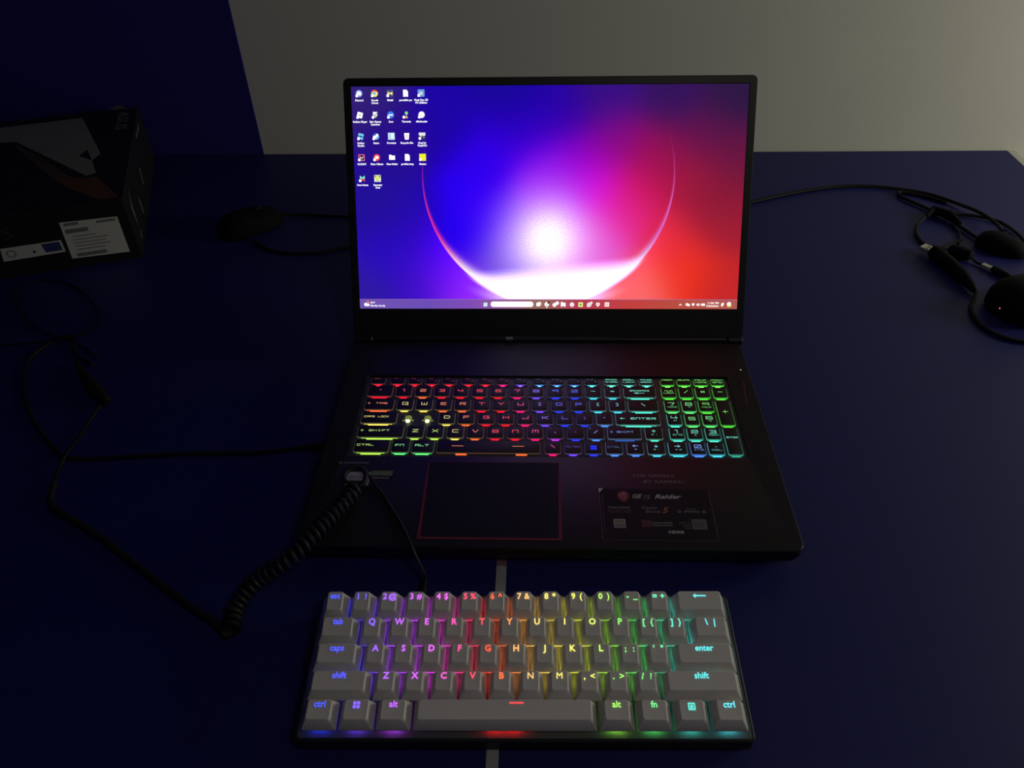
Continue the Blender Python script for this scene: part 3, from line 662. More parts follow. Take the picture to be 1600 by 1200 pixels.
            if leg == 'ALTGR': stroke(q, leg, 0, mid, 1.7, emit(lc, .3), zt, .36, 1.25, maxw=11)
            elif leg == 'CTRL' and x0 > 0: stroke(q, leg, 0, mid, 1.7, emit(lc, .3), zt, .36, 1.25, maxw=11)
            elif '←' in leg: stroke(q, leg, 0, mid, 2.1, E1, zt, .55, 1.2)
            else: stroke(q, leg, -wd / 2 + 2.6, mid + .6, 1.8, E1, zt, .42, 1.15, 'L', maxw=wd * .68)
        elif leg in ('FN', 'ALT'):
            stroke(q, leg, -1, mid + .5, 2.0, E1, zt, .55, 1.15)
        else:
            pt = leg.split('|'); big = 3.6 if numpad else 3.2
            cy = mid + (1.6 if len(pt) > 1 else 0.4)
            stroke(q, pt[0], 0, cy, big if pt[0] not in '←→↑↓' else 2.6, E1, zt, .62, 1.15)
            if len(pt) > 1: stroke(q, pt[1], .3, cy - 4.1, 1.6, emit(lc, .5), zt, .38, 1.2, maxw=8.4)
            elif rn in 'NQAZ' and leg in "`1234567890-=[];',./" and not numpad:
                stroke(q, {',': '<', '.': '>', '/': '?'}.get(leg, "'"), -wd / 2 + 2.6, d - 2.4, 1.2, E2, zt, .3, 1.1)
        q.build('legend', k)

# ---- touchpad, prints, stickers
b = MB(); b.loft([at(rr(-96.5, 8.0, 15.0, 90.5, 1.5), 25.02), at(rr(-96.3, 8.2, 14.8, 90.3, 1.4), 25.25)], M_PAD)
pad = b.build('touchpad', laptop)
b = MB()
b.loft([at([(-97.4, 7.2), (15.8, 7.2), (15.4, 91.0), (-97.0, 91.0)], 25.28), at([(-94.6, 9.4), (13.1, 9.4), (14.3, 90.5), (-95.7, 90.5)], 25.28)], M_RED, False, False)
b.build('red_trim', pad, label='thin red border')
b = MB()
b.ring2d(-172.5, 88.8, .9, 1.5, 25.06, M_PRINT, 20, 340, 14); b.disc(-172.5, 88.8, .5, 25.06, M_PRINT, 10)
b.text('steelseries', -170.2, 88.0, 2.3, 25.06, M_PRINT, align='LEFT', bold=0.03, w=22); b.build('keyboard_maker_print', laptop)
b = MB(); b.poly([(-136.6, 87.6), (-136.2, 87.6), (-133.8, 91.2), (-134.2, 91.2)], 25.06, M_PRINT); b.build('slash_mark', laptop)
b = MB(); b.loft([at(rr(-165.6, 62.6, -144.6, 78.0, 1.2), 25.01), at(rr(-165.6, 62.6, -144.6, 78.0, 1.2), 25.12)], pbr('silver_sticker', (0.34, 0.34, 0.36), 0.45, metal=0.1))
s = b.build('processor_sticker', laptop, label='small silver sticker under the cable loop')
b = MB(); b.rect(-163.5, 64.2, -146.6, 68.0, 25.16, M_INK); b.rect(-162, 70.2, -148, 74.2, 25.16, M_INKG); b.build('sticker_print', s)
b = MB(); b.poly([(-145.4, 69.6), (-126.6, 69.6), (-125.6, 80.0), (-144.0, 80.0)], 25.05, M_STICK)
s = b.build('graphics_sticker', laptop, label='small green and black graphics sticker')
b = MB(); b.poly([(-144.9, 74.0), (-126.3, 74.0), (-125.8, 79.6), (-144.1, 79.6)], 25.09, pbr('green_print', (0.10, 0.17, 0.06), 0.5))
b.disc(-138.6, 76.8, 1.6, 25.12, M_PRINT, ry=1.1); b.text('NVIDIA', -128.0, 75.9, 1.9, 25.12, M_PRINT, align='RIGHT', bold=.03, w=8)
b.text('GEFORCE', -135.5, 70.3, 2.1, 25.12, M_PRINT, bold=.04, w=14.5); b.build('sticker_print', s)
b = MB()
b.text('FOR GAMERS.', 76.6, 75.0, 3.1, 25.06, M_PRINT, align='LEFT', w=34.5); b.text('BY GAMERS.', 84.5, 68.4, 3.1, 25.06, M_PRINT, align='LEFT', w=32.0); b.text('TM', 117.0, 70.0, 1.0, 25.06, M_PRINT, align='LEFT')
b.build('slogan_print', laptop, label='grey two-line slogan print')
b = MB(); b.loft([at(rr(46.8, 8.2, 136.2, 61.6, 1), 25.01), at(rr(46.8, 8.2, 136.2, 61.6, 1), 25.10)], M_STICK)
st = b.build('feature_sticker', laptop, label='large dark feature sticker with one corner peeling')
zz = 25.15
b = MB()
b.rect(46.8, 9.0, 47.3, 60, zz, M_STEDGE); b.rect(135.7, 9, 136.2, 60, zz, M_STEDGE); b.rect(47, 8.2, 136, 8.5, zz, M_STEDGE); b.rect(49.2, 14, 49.5, 56, zz, M_STEDGE)
b.poly([(46.6, 61.8), (50.4, 61.8), (47.4, 57.6), (46.6, 57.6)], 25.3, pbr('peeling_corner', (.5, .48, .46), .4)); b.build('sticker_edge', st)
RD = pbr('red_emblem', (0.20, 0.025, 0.035), 0.5); RD2 = pbr('pale_emblem', (0.34, 0.20, 0.20), 0.5)
b = MB(); b.poly([(62.0, 57.2), (66.2, 59.6), (70.6, 57.4), (71.2, 53.6), (69.4, 49.8), (66.4, 47.2), (63.2, 49.6), (61.4, 53.4)], zz, RD)
b.ring2d(66.3, 53.4, 2.2, 3.0, zz + .03, RD2, 40, 200, 10); b.ring2d(66.3, 52.8, 1.0, 1.6, zz + .03, RD2, -120, 120, 10); b.poly([(64.0, 56.6), (67.0, 57.6), (69.4, 56.2), (66.8, 56.6)], zz + .03, RD2); b.build('shield_emblem', st, label='red shield emblem')
b = MB(); b.text('GE', 73.6, 51.6, 4.2, zz, M_PRINTW, align='LEFT', shear=.35, bold=.03, w=8.0); b.text('75', 82.2, 50.2, 4.6, zz, M_PRINT, align='LEFT', shear=.3, w=6); b.text('Raider', 91.5, 51.4, 4.4, zz, M_PRINTW, align='LEFT', shear=.35, bold=.03, w=22); b.build('sticker_print', st)
b = MB(); b.text('STEELSERIES', 53.2, 40.6, 1.6, zz, M_PRINT, align='LEFT', w=17.5, bold=.03); b.text('PER-KEY RGB', 53.2, 36.0, 3.4, zz, pbr('dim_red_print', (.07, .03, .05), .5), align='LEFT', w=18, bold=.02); b.build('sticker_print', st)
b = MB(); b.text('Cooler', 80.0, 40.0, 3.2, zz, M_PRINT, align='LEFT', shear=.2, w=13); b.text('Boost', 83.0, 36.2, 3.2, zz, M_PRINT, align='LEFT', shear=.2, w=12); b.text('5', 96.0, 36.2, 5.8, zz, pbr('orange_print', (.26, .08, .03), .5), align='LEFT', shear=.3, bold=.03, w=5.5); b.build('sticker_print', st)
b = MB(); b.text('GIANT', 119.0, 39.6, 1.6, zz, M_PRINT, w=8); b.text('SPEAKERS', 119.5, 37.0, 1.6, zz, M_PRINT, w=12, bold=.03); b.ring2d(109.5, 37.8, .8, 1.4, zz, M_PRINT); b.ring2d(129.0, 37.6, .8, 1.4, zz, M_PRINT); b.build('sticker_print', st)
b = MB(); b.poly(rr(56.5, 20.4, 66.0, 29.6, .6), zz, M_PRINT); b.poly(rr(57.0, 25.4, 65.5, 29.2, .5), zz + .02, pbr('pale_gold_print', (.30, .27, .20), .5)); b.text('Hi-Res', 61.2, 26.4, 1.9, zz + .04, M_INK, w=7, bold=.04); b.text('AUDIO', 61.2, 22.0, 1.8, zz + .04, M_INK, w=7); b.build('sticker_print', st)
b = MB(); b.rect(78.5, 21.6, 86.0, 28.6, zz, pbr('dim_red_tile', (.06, .02, .03), .5)); b.text('DRAGON CENTER', 86.6, 24.8, 2.0, zz, M_PRINT, align='LEFT', w=16, bold=.03); b.rect(86.6, 22.8, 102.4, 23.6, zz, M_PRINT); b.build('sticker_print', st)
b = MB()
for i, s in enumerate(['SCAN TO', 'LEARN', 'MORE']): b.text(s, 117.0, 25.4 - 2.6 * i, 1.5, zz, M_PRINT, align='RIGHT')
b.poly(rr(118.0, 20.0, 129.2, 29.8, .3), zz, M_PRINT); b.poly(rr(118.6, 20.6, 128.6, 29.2, .2), zz + .02, pbr('dim_patch', (.07, .07, .075), .5)); b.build('sticker_print', st)
b = MB(); b.text('HDMI', 104.5, 15.6, 2.6, zz, M_PRINTW, w=11.5, bold=.05); b.build('sticker_print', st)
b = MB(); b.disc(192.3, 217.4, .45, 25.1, emit((255, 240, 230), 2.0), 8); b.build('power_light', laptop, label='tiny white power light')
b = MB(); b.poly([(191.0, 200), (191.8, 200), (188.9, 167), (188.0, 167)], 25.08, pbr('dark_red_slit', (.10, .02, .03), .4)); b.build('accent_line', laptop, label='thin dark red accent line')

# ------------------------------------------------------------------ white mechanical keyboard
kb = empty('mechanical_keyboard', 'compact white keyboard with rainbow backlit legends in front of the laptop', 'keyboard', (-11.59, -140.18, 0), 0.018)
SL = 0.080
ZP = lambda y: 15.6 + SL * y
CX, CY0, CY1 = 147.0, -4.6, 99.5
b = MB()
def shell(x, y0, y1, r, z): return at(rr(-x, y0, x, y1, r, 5), z)
b.loft([shell(CX - 3, CY0 + 3, CY1 - 3, 3, 1.5), shell(CX, CY0, CY1, 4, 5.0), shell(CX, CY0, CY1, 4, lambda y: ZP(y) - 1.4), shell(CX - .8, CY0 + .8, CY1 - .8, 3.4, lambda y: ZP(y) - .6)], M_CASE)
b.build('case', kb, smooth=True)
for x in (-120, 120):
    for y in (6, 88):
        b = MB(); b.loft([at(rr(x - 10, y - 3, x + 10, y + 3, 2.5), 0), at(rr(x - 10, y - 3, x + 10, y + 3, 2.5), 1.8)], M_BLK); b.build('foot', kb)
b = MB()
b.loft([shell(CX - 2.2, CY0 + 1.8, CY1 - 2.2, 2, lambda y: ZP(y) - .55), shell(CX - 2.2, CY0 + 1.8, CY1 - 2.2, 2, lambda y: ZP(y))], M_PLATE)
b.build('top_plate', kb)
b = MB(); b.loft([[(x, 99.4, z) for x, z in rr(-86, 8, -75, 13, 2)], [(x, 99.9, z) for x, z in rr(-86, 8, -75, 13, 2)]], M_INK); b.build('port', kb)

CMAP = [(-143, (30, 50, 255)), (-118, (60, 60, 255)), (-100, (140, 70, 255)), (-82, (185, 70, 255)), (-60, (228, 70, 250)), (-46, (252, 55, 150)), (-35, (255, 45, 75)), (-26, (255, 55, 38)), (-14, (255, 85, 25)), (-6, (255, 160, 75)), (4, (255, 190, 95)), (14, (250, 220, 95)), (36, (240, 235, 80)), (52, (190, 240, 75)), (66, (110, 235, 70)), (82, (90, 238, 110)), (96, (80, 235, 170)), (110, (70, 225, 215)), (143, (80, 215, 240))]
def kcol(x):
    for (a, ca), (b_, cb) in zip(CMAP[:-1], CMAP[1:]):
        if x <= b_:
            t = max(0, (x - a) / (b_ - a)); return tuple(int(round(ca[i] + (cb[i] - ca[i]) * t)) for i in range(3))
    return CMAP[-1][1]
KROW = [
 [('esc', 1)] + [(s, 1) for s in ['1 !', '2 @', '3 #', '4 $', '5 %', '6 ^', '7 &', '8 *', '9 (', '0 )', '- _', '= +']] + [('<-', 2)],
 [('tab', 1.5)] + [(s, 1) for s in ['Q', 'W', 'E', 'R', 'T', 'Y', 'U', 'I', 'O', 'P', '[ {', '] }']] + [('\\ |', 1.5)],
 [('caps', 1.75)] + [(s, 1) for s in ['A', 'S', 'D', 'F', 'G', 'H', 'J', 'K', 'L', '; :', "' \""]] + [('enter', 2.25)],
 [('shift', 2.25)] + [(s, 1) for s in ['Z', 'X', 'C', 'V', 'B', 'N', 'M', ', <', '. >', '/ ?']] + [('shift', 2.75)],
 [('ctrl', 1.25), ('WIN', 1.25), ('alt', 1.25), ('SPACE', 6.25), ('alt', 1.25), ('fn', 1.25), ('MENU', 1.25), ('ctrl', 1.25)]]
PROF = [(11.4, 9.0), (10.0, 8.0), (9.0, 7.8), (8.7, 8.3), (8.6, 8.6)]   # back / front top height over cap base
G0 = 3.0
CAPM = {}
def cap_mesh(u, row):
    key = (u, row)
    if key in CAPM: return CAPM[key]
    hw = u * 19.05 / 2 - .75; hd = 9.05; zb, zf = PROF[row]
    yb, yf = hd - 1.6, -hd + 3.6
    def zt(y): return G0 + zf + (zb - zf) * (y - yf) / (yb - yf)
    tw = hw - 3.5
    q = MB()
    q.loft([at(rr(-hw, -hd, hw, hd, 1.0, 3), G0), at(rr(-hw + .05, -hd + .05, hw - .05, hd - .05, 1.0, 3), G0 + 1.2),
            at(rr(-tw - .12, yf - .12, tw + .12, yb + .12, 1.7, 3), lambda y: zt(y) - .34),
            at(rr(-tw + .3, yf + .3, tw - .3, yb - .3, 1.5, 3), zt), at(rr(-tw * .55, yf * .5, tw * .55, yb * .5, 1.2, 3), lambda y: zt(y) - .15)], M_CAP)
    q.box((-2.2, -2.2, 0.02), (2.2, 2.2, G0 + 1), M_CASE)
    o = q.build('cap_proto', None, smooth=True, sharp=24); me = o.data; bpy.data.objects.remove(o)
    CAPM[key] = me
    return me
for r, row in enumerate(KROW):
    x = -142.875; yc = (4 - r) * 19.05 + 9.525
    for (s, u) in row:
        xc = x + u * 19.05 / 2; x += u * 19.05
        k = link('key', cap_mesh(u, r), kb, loc=(xc, yc, ZP(yc)), rot=(math.atan(SL), 0, 0))
        zb, zf = PROF[r]; yb, yf = 9.05 - 1.6, -9.05 + 3.6
        ang = math.atan((zb - zf) / (yb - yf))
        col = kcol(xc) if s != 'SPACE' else (255, 40, 45)
        light = emit(tuple(int(c * .84 + 255 * .16) for c in col), 1.3)
        q = MB(); e = 0.16
        if s == 'SPACE':
            q.loft([at(rr(-4.6, -.45, 4.6, .45, .2), 0), at(rr(-4.6, -.45, 4.6, .45, .2), e)], light); ly = 5.4; xo = 7.5
        elif s == 'WIN':
            for a in (-2.2, .25):
                for b2 in (-1.6, .85): q.loft([at(rr(a, b2, a + 1.95, b2 + 1.95, .2), 0), at(rr(a, b2, a + 1.95, b2 + 1.95, .2), e)], light)
            ly = 3.4; xo = 0
        elif s == 'MENU':
            q.loft([at(rr(-2.2, -2.2, 2.2, 2.4, .4), 0), at(rr(-2.2, -2.2, 2.2, 2.4, .4), e), at(rr(-1.55, -1.6, 1.55, 1.8, .3), e), at(rr(-1.55, -1.6, 1.55, 1.8, .3), 0)], light, False, False)
            for yy in (-.9, 0, .9): q.box((-.9, yy - .28, 0), (.9, yy + .28, e), light)
            ly = 3.2; xo = 0
        elif s == '<-':
            q.loft([at([(-4.5, 0), (-2.6, -1.5), (-2.6, -.4), (4.5, -.4), (4.5, .4), (-2.6, .4), (-2.6, 1.5)], 0), at([(-4.5, 0), (-2.6, -1.5), (-2.6, -.4), (4.5, -.4), (4.5, .4), (-2.6, .4), (-2.6, 1.5)], e)], light); ly = 4.3; xo = 0
        elif ' ' in s and s[0] != ' ':
            a, c2 = s.split(' ')
            h = 4.1
            q.text(a, -2.7, -h / 2, h, 0, light, bold=.02, ext=e); q.text(c2, 2.7, -h / 2, h, 0, light, bold=.0 if c2 == '?' else .016, ext=e); ly = 4.2; xo = 0
        elif len(s) == 1:
            q.text(s, 0, -1.9, 4.2, 0, light, bold=.0 if s in 'MN' else .022, ext=e); ly = 4.3; xo = 0
        else:
            q.text(s, 0, -1.5, 4.1, 0, light, bold=.012, ext=e, sx=.95); ly = 4.2; xo = 0
        o = q.build('legend', k)
        zl = G0 + zf + (zb - zf) * (ly - yf) / (yb - yf) - 0.02
        o.location = Vector((xo, ly, zl)) * MM; o.rotation_euler = (ang, 0, 0)
        # lamp of the switch under the cap
        q = MB(); ys = 5.5 if r < 4 else -5.2
        glow = emit(kcol(xc) if s != 'SPACE' else (255, 30, 30), 46.0 if r < 4 else 26.0)
        spots = [0.0] if u < 2 else ([-u * 4.6, 0, u * 4.6] if s != 'SPACE' else [-6, 6])
        for sx_ in spots: q.box((sx_ - 4.6, ys - 1.4, .05), (sx_ + 4.6, ys + 1.4, .6), glow)
        q.build('switch_light', k)

# ------------------------------------------------------------------ tape strip on the desk
ts = empty('tape_strip', 'narrow white tape strip on the desk running under the keyboard', 'tape', (-31.5, -90, 0))
b = MB(); b.box((-4, -110, 0.05), (4, 91.5, 0.35), pbr('white_tape', (.38, .38, .37), .6, noise=.05)); b.build('tape', ts)
b = MB(); b.box((-4, 91.6, 0.05), (4, 130, 0.40), pbr('pink_tape_end', (.20, .10, .12), .6)); b.build('tape_end', ts, label='dull red tape end')

# ------------------------------------------------------------------ coiled keyboard cable
cc = empty('coiled_cable', 'black coiled keyboard cable lying across the left palm rest of the laptop', 'cable', (-225, -63, 0))
inv = Vector((225, 63, 0))
def loc(pts): return [Vector(p) + inv for p in pts]
cl = spline(loc([(-152.6, 52.0, 32.8), (-158.0, 37.5, 32.7), (-175.6, 5.0, 32.6), (-190.2, -14.0, 28.0), (-214.8, -27.0, 17.0), (-227.0, -44.5, 9.6), (-225.7, -65.0, 7.7)]), 30)
# resample evenly
acc = [0.0]
for i in range(1, len(cl)): acc.append(acc[-1] + (cl[i] - cl[i - 1]).length)
TURN = 27; N_ = TURN * 14; hel = []
def sample(d):
    for i in range(1, len(acc)):
        if acc[i] >= d:
            t = (d - acc[i - 1]) / max(1e-6, acc[i] - acc[i - 1]); return cl[i - 1].lerp(cl[i], t), (cl[i] - cl[i - 1]).normalized()
    return cl[-1], (cl[-1] - cl[-2]).normalized()
for k in range(N_ + 1):
    p, t = sample(acc[-1] * k / N_)
    a = t.cross(Vector((0, 0, 1))).normalized(); u_ = a.cross(t).normalized(); q_ = 2 * math.pi * TURN * k / N_
    hel.append(p + a * (5.6 * math.cos(q_)) + u_ * (5.6 * math.sin(q_)))
b = MB(); b.tube(hel, 1.9, M_CABLE2, 7); b.build('coil', cc, smooth=True)
ring = []
for k in range(15):
    a = math.radians(-110 + 330 * k / 14)
    ring.append((-155.3 + 9.0 * math.cos(a), 67.0 + 9.6 * math.sin(a), 29.2 + 2.2 * (k / 14) + 1.5 * math.sin(a)))
p0 = hel[0] - inv
b = MB(); b.tube(spline(loc([tuple(p0), (-157, 57, 31)] + ring[:]), 4), 2.2, M_CABLE2, 8); b.build('cable_loop', cc, smooth=True)
b = MB(); b.tube(spline(loc([(-150, 75.5, 31), (-146, 72.5, 29.5), (-138, 61.5, 27.2), (-128.9, 49.5, 26.6), (-112, 22.8, 26.6), (-101.5, 2.5, 26.6), (-97.0, -5.5, 22), (-91.5, -12, 12), (-88.6, -18, 9.6), (-88.9, -24, 9.6)]), 8), 1.3, M_CABLE2, 8); b.build('keyboard_lead', cc, smooth=True)
b = MB(); b.tube(loc([(-88.9, -24, 9.6), (-89.2, -27.5, 9.6), (-89.6, -39, 9.8)]), [2.0, 3.0, 3.0], M_BLK, 10); b.build('keyboard_connector', cc, smooth=True)
e1 = hel[-1] - inv
b = MB(); b.tube(spline(loc([tuple(e1), (-229, -66, 4.5), (-245, -53, 3.4), (-264.7, -42.0, 3.2), (-311.4, -11, 3.2), (-362.4, 23.0, 3.2), (-398.7, 43.5, 3.2), (-420.0, 58.0, 3.2), (-429.5, 82.0, 3.0)]), 8), 3.0, M_CABLE2, 8); b.build('sleeved_lead', cc, smooth=True)
b = MB(); b.tube(spline(loc([(-429.5, 82.0, 3.0), (-432.5, 100, 4.4), (-432, 116, 7.2), (-433, 140, 3.4), (-433.9, 165, 3.0), (-432, 186, 4)]), 8), 1.6, M_CABLE, 8); b.build('host_lead', cc, smooth=True)
b = MB(); b.tube(loc([(-425, 186, 6.5), (-428, 189, 6.5), (-446, 206, 6.5), (-462, 222, 6.5), (-478, 240, 5.5), (-488, 252, 4)]), [3.0, 6.0, 6.2, 5.6, 3.4, 2.4], M_BLK, 10); b.build('host_connector', cc, smooth=True)

# ------------------------------------------------------------------ second cable plugged into the left side of the laptop
lc_ = empty('charging_cable', 'thin black cable plugged into the left side of the laptop and curling left', 'cable', (-209, 121, 0))
iv2 = Vector((209, -121, 0))
def l2(pts): return [Vector(p) + iv2 for p in pts]
b = MB(); b.tube(l2([(-191.8, 121.2, 12.5), (-192.5, 121.2, 12.5), (-208, 121.3, 11.5), (-214, 121.4, 10.8)]), [2.6, 3.6, 3.6, 1.9], M_BLK, 10); b.build('connector', lc_, smooth=True)
b = MB(); b.tube(spline(l2([(-213, 121.4, 10.8), (-235, 122, 6.0), (-261.4, 122.5, 2.2), (-320.4, 121.0, 2.0), (-378.2, 116.3, 2.0), (-430.9, 114.0, 2.0), (-463.1, 137.1, 2.0), (-504.1, 181.6, 2.0), (-532.5, 230.7, 2.0), (-541.9, 262.7, 2.0), (-530, 292, 2.0), (-512, 296, 3.0), (-498, 270, 2), (-470, 250, 2)]), 8), 1.9, M_CABLE, 8); b.build('lead', lc_, smooth=True)
tw = MB(); tw.tube(spline([(-470, 262, 1.2), (-500, 285, 1.2), (-560.7, 314.3, 1.2), (-604.8, 358, 1.2), (-623.8, 386, 1.2), (-618, 406, 1.2), (-598, 414, 1.2), (-556, 398, 1.2), (-514.6, 358.3, 1.2), (-498.1, 320.7, 1.2), (-517.8, 290.2, 5.6), (-580, 285, 1.2), (-700, 272, 1.2)], 8), 0.9, M_CABLE, 6)
tag(tw.build('thin_wire', smooth=True), 'thin black wire looped on the desk below the printed box', 'wire')

# ------------------------------------------------------------------ printed box
bx = empty('product_box', 'black printed cardboard box with white stickers at the far left of the desk', 'box', (-502.5, 470, 0), math.radians(18.5))
BW, BD, BH = 345.0, 313.0, 80.0     # local: x from -BW to 0, y from 0 to BD
b = MB(); b.loft([at(rr(-BW, 0, 0, BD, .8, 2), 0.1), at(rr(-BW, 0, 0, BD, .8, 2), BH - .6), at(rr(-BW + .6, .6, -.6, BD - .6, .8, 2), BH)], M_BOX); b.build('carton', bx)
ztp = BH + .15
b = MB(); b.poly([(-74.7, 292), (-37.7, 149.2), (-46.1, 129.0), (-37.7, 87.9), (-48.4, 81.9), (-153.3, 229.1), (-174.3, 234.1), (-215, 236), (-250, 292)], ztp, pbr('pale_grey_print', (.20, .20, .19), .5, noise=.25, scale=12)); b.poly([(-56.3, 168.6), (-64.0, 149.7), (-46.1, 129.0)], ztp + .1, M_BOX)
b.build('pale_shape_print', bx, label='pale angular graphic on the box top')
b = MB(); b.poly([(-158.0, 226), (-117.7, 173.0), (-68.0, 84.6), (-84, 80.0), (-125.9, 160)], ztp - .05, pbr('olive_streak_print', (.060, .045, .022), .5, noise=.5, scale=20)); b.build('olive_streak_print', bx, label='dull olive streak on the box top')
b = MB(); b.poly([(-68.0, 84.6), (-47.8, 73.9), (-36.7, 75.8), (-4, 6.4), (-26, 6.3), (-44, 26.4), (-70, 58.0), (-84.0, 80)], ztp - .05, pbr('orange_streak_print', (.105, .045, .020), .5, noise=.6, scale=20)); b.build('orange_streak_print', bx, label='dull orange streak on the box top')
b = MB(); b.text('ASUS', -25.0, 262, 15, ztp, pbr('grey_box_print', (.14, .14, .15), .5), rot=-math.pi / 2, w=70, bold=.02)
b.poly([(-40, 318), (-28, 330), (-14, 304), (-24, 312), (-30, 306)], ztp, MATS['grey_box_print']); b.build('maker_print', bx)
def fr(pts, y=-.15): return [(-p[0], y, p[1]) for p in pts]
def front_poly(q, pts, y, mat):
    q.add(fr(pts, y), [tuple(range(len(pts)))[::-1] if True else None], mat)
def front_text(q, s, x, z, h, y, mat, w=None, bold=0):
    t = MB(); t.text(s, -x, z, h, 0, mat, w=w, bold=bold)
    q.add([(p[0], y, p[1]) for p in t.v], t.f, mat)
b = MB(); front_poly(b, [(79.4, 12.7), (13.2, 10.1), (12.7, 58.9), (77.2, 61.5)][::-1], -.15, M_WHITE)
s = b.build('barcode_sticker', bx, label='large white barcode sticker')
b = MB()
for i in range(11): front_poly(b, [(73 - i * 1.5, 56 - 0), (73 - i * 1.5 - .8, 56), (73 - i * 1.5 - .8, 59.6), (73 - i * 1.5, 59.6)], -.3, M_INK)
for i in range(12): front_poly(b, [(37 - i * 1.8, 54), (36 - i * 1.8, 54), (36 - i * 1.8, 57.4), (37 - i * 1.8, 57.4)], -.3, M_INK)
for i in range(15): front_poly(b, [(74 - i * 1.7, 46), (73 - i * 1.7, 46), (73 - i * 1.7, 51.4), (74 - i * 1.7, 51.4)], -.3, M_INK)
for i, (xa, xb) in enumerate(((69, 43), (70, 30), (70, 34), (70, 30), (70, 38))): front_poly(b, [(xa, 40.5 - i * 4.4), (xb, 40.1 - i * 4.4), (xb, 41.5 - i * 4.4), (xa, 41.9 - i * 4.4)][::-1], -.3, M_INKG)
for i in range(19): front_poly(b, [(72 - i * 1.8, 14), (71 - i * 1.8, 14), (71 - i * 1.8, 18.6), (72 - i * 1.8, 18.6)], -.3, M_INK)
b.build('sticker_print', s)
b = MB(); front_poly(b, [(152.8, 22.3), (83.0, 23.3), (83.1, 39.2), (150.2, 39.4)][::-1], -.15, M_WHITE)
s = b.build('badge_sticker', bx, label='narrow white sticker with blue badges')
b = MB(); front_poly(b, [(104, 26), (85.5, 26), (85.5, 37.6), (106, 37.6)][::-1], -.3, M_INKB); front_poly(b, [(118, 28), (114, 28), (116, 32)][::-1], -.3, M_INK)
t = MB(); t.ring2d(-141, 31, 3.6, 5.2, 0, M_INKG); b.add([(p[0], -.3, p[1]) for p in t.v], t.f, M_INKG)
b.build('sticker_print', s)
b = MB(); front_text(b, 'ASUS', 163, 50, 15, -.2, pbr('dark_grey_print', (.045, .045, .05), .4), w=66, bold=0.0); b.build('maker_print', bx)
for pts in ([(52, 71), (26, 55), (31, 26), (38, 40), (40, 56)], [(272, 71), (214, 73), (216, 68), (262, 66)], [(40, 20), (26, 19), (22, 12), (30, 12)], [(90, 40), (84, 22), (92, 12), (98, 30)], [(160, 52), (150, 30), (158, 26), (168, 44)]):
    b = MB(); b.add([(.3, p[0], p[1]) for p in pts], [tuple(range(len(pts)))], pbr('torn_wrap', (.13, .12, .12), .35)); b.build('wrap_scrap', bx)  # plastic wrapper pieces with their highlights put into the pale colour

# ------------------------------------------------------------------ small mouse behind the laptop on the left
def dome_body(q, L, Wd, H, mat, n=20, taper=.85):
    rings = []
    for zf_, k in ((0.0, .90), (.12, 1.0), (.4, .98), (.65, .88), (.85, .66), (.96, .38), (1.0, .1)):
        pts = []
        for i in range(n):
            a = 2 * math.pi * i / n; ca, sa = math.cos(a), math.sin(a)
            xx = (abs(ca) ** .8) * math.copysign(1, ca) * L / 2 * k; yy = (abs(sa) ** .8) * math.copysign(1, sa) * Wd / 2 * k
            yy *= (1 - (1 - taper) * (xx / (L / 2) + 1) / 2); pts.append((xx, yy, .3 + zf_ * H * (1.0 - .18 * xx / (L / 2))))
        rings.append(pts)
    q.loft(rings, mat)
ms = empty('computer_mouse', 'small dark mouse lying on the desk between the box and the laptop screen', 'mouse', (-384, 541, 0), math.radians(42))
b = MB(); dome_body(b, 88, 52, 27, M_DARK); b.build('shell', ms, smooth=True)
b = MB(); b.tube([(14, -2.6, 22), (14, 2.6, 22)], 6.0, M_CABLE2, 14); b.build('scroll_wheel', ms, smooth=True)
b = MB(); b.tube(spline([(42, 0, 7), (52, -4, 4), (75, -22, 2.2), (112, -62, 2), (140, -95, 2)], 8), 1.8, M_CABLE, 8); b.build('cord', ms, smooth=True)
b = MB(); b.tube(spline([(-372, 506, 2.2), (-352, 488, 2), (-328, 476.3, 2), (-286.9, 474.7, 2), (-245.2, 490.3, 2), (-205, 512, 2), (-150, 520, 2)], 8), 2.0, M_CABLE, 8)
tag(b.build('loose_cord', smooth=True), 'dark cord curving from the mouse behind the laptop lid', 'cable')

# ------------------------------------------------------------------ cables at the right edge of the desk
b = MB(); b.tube(spline([(170, 560, 2), (230, 584, 2), (282, 607, 2), (340, 632, 2.2), (397, 650, 2.4), (443, 655, 2.6), (489, 647, 2.6), (530.6, 629, 2.6), (559, 592, 5), (569, 562, 9.8), (574, 530, 12), (572, 508, 13)], 8), 2.3, M_CABLE, 8)
tag(b.build('power_cord', smooth=True), 'black power cord arching from behind the laptop to the right edge bundle', 'cable')
uc = empty('cable_bundle', 'tangled black cable looped beside the power cord at the right desk edge', 'cable', (520, 540, 0))
iv3 = Vector((-520, -540, 0))
def l3(p): return [Vector(q_) + iv3 for q_ in p]
b = MB(); b.tube(spline(l3([(585, 462, 7), (563, 472, 5), (547, 504, 3.2), (528.6, 558, 3.2), (508, 594, 3), (492, 618, 3), (491, 634, 2.6), (502, 634, 2.6), (524, 622, 2.6), (544, 604, 2.6)]), 8), 2.3, M_CABLE, 8); b.build('lead', uc, smooth=True)
b = MB(); b.tube(spline(l3([(523.4, 504, 3), (506, 492, 2.6), (492.7, 486, 2.4), (476.1, 493.6, 2.4), (474, 512, 2.4), (477.3, 528, 2.4), (488.7, 550, 3), (511.3, 568, 7.5), (545, 572, 3), (571.6, 563.8, 3), (592, 548, 3), (600, 509, 3), (592, 470, 3)]), 8), 2.1, M_CABLE, 8); b.build('loop', uc, smooth=True)
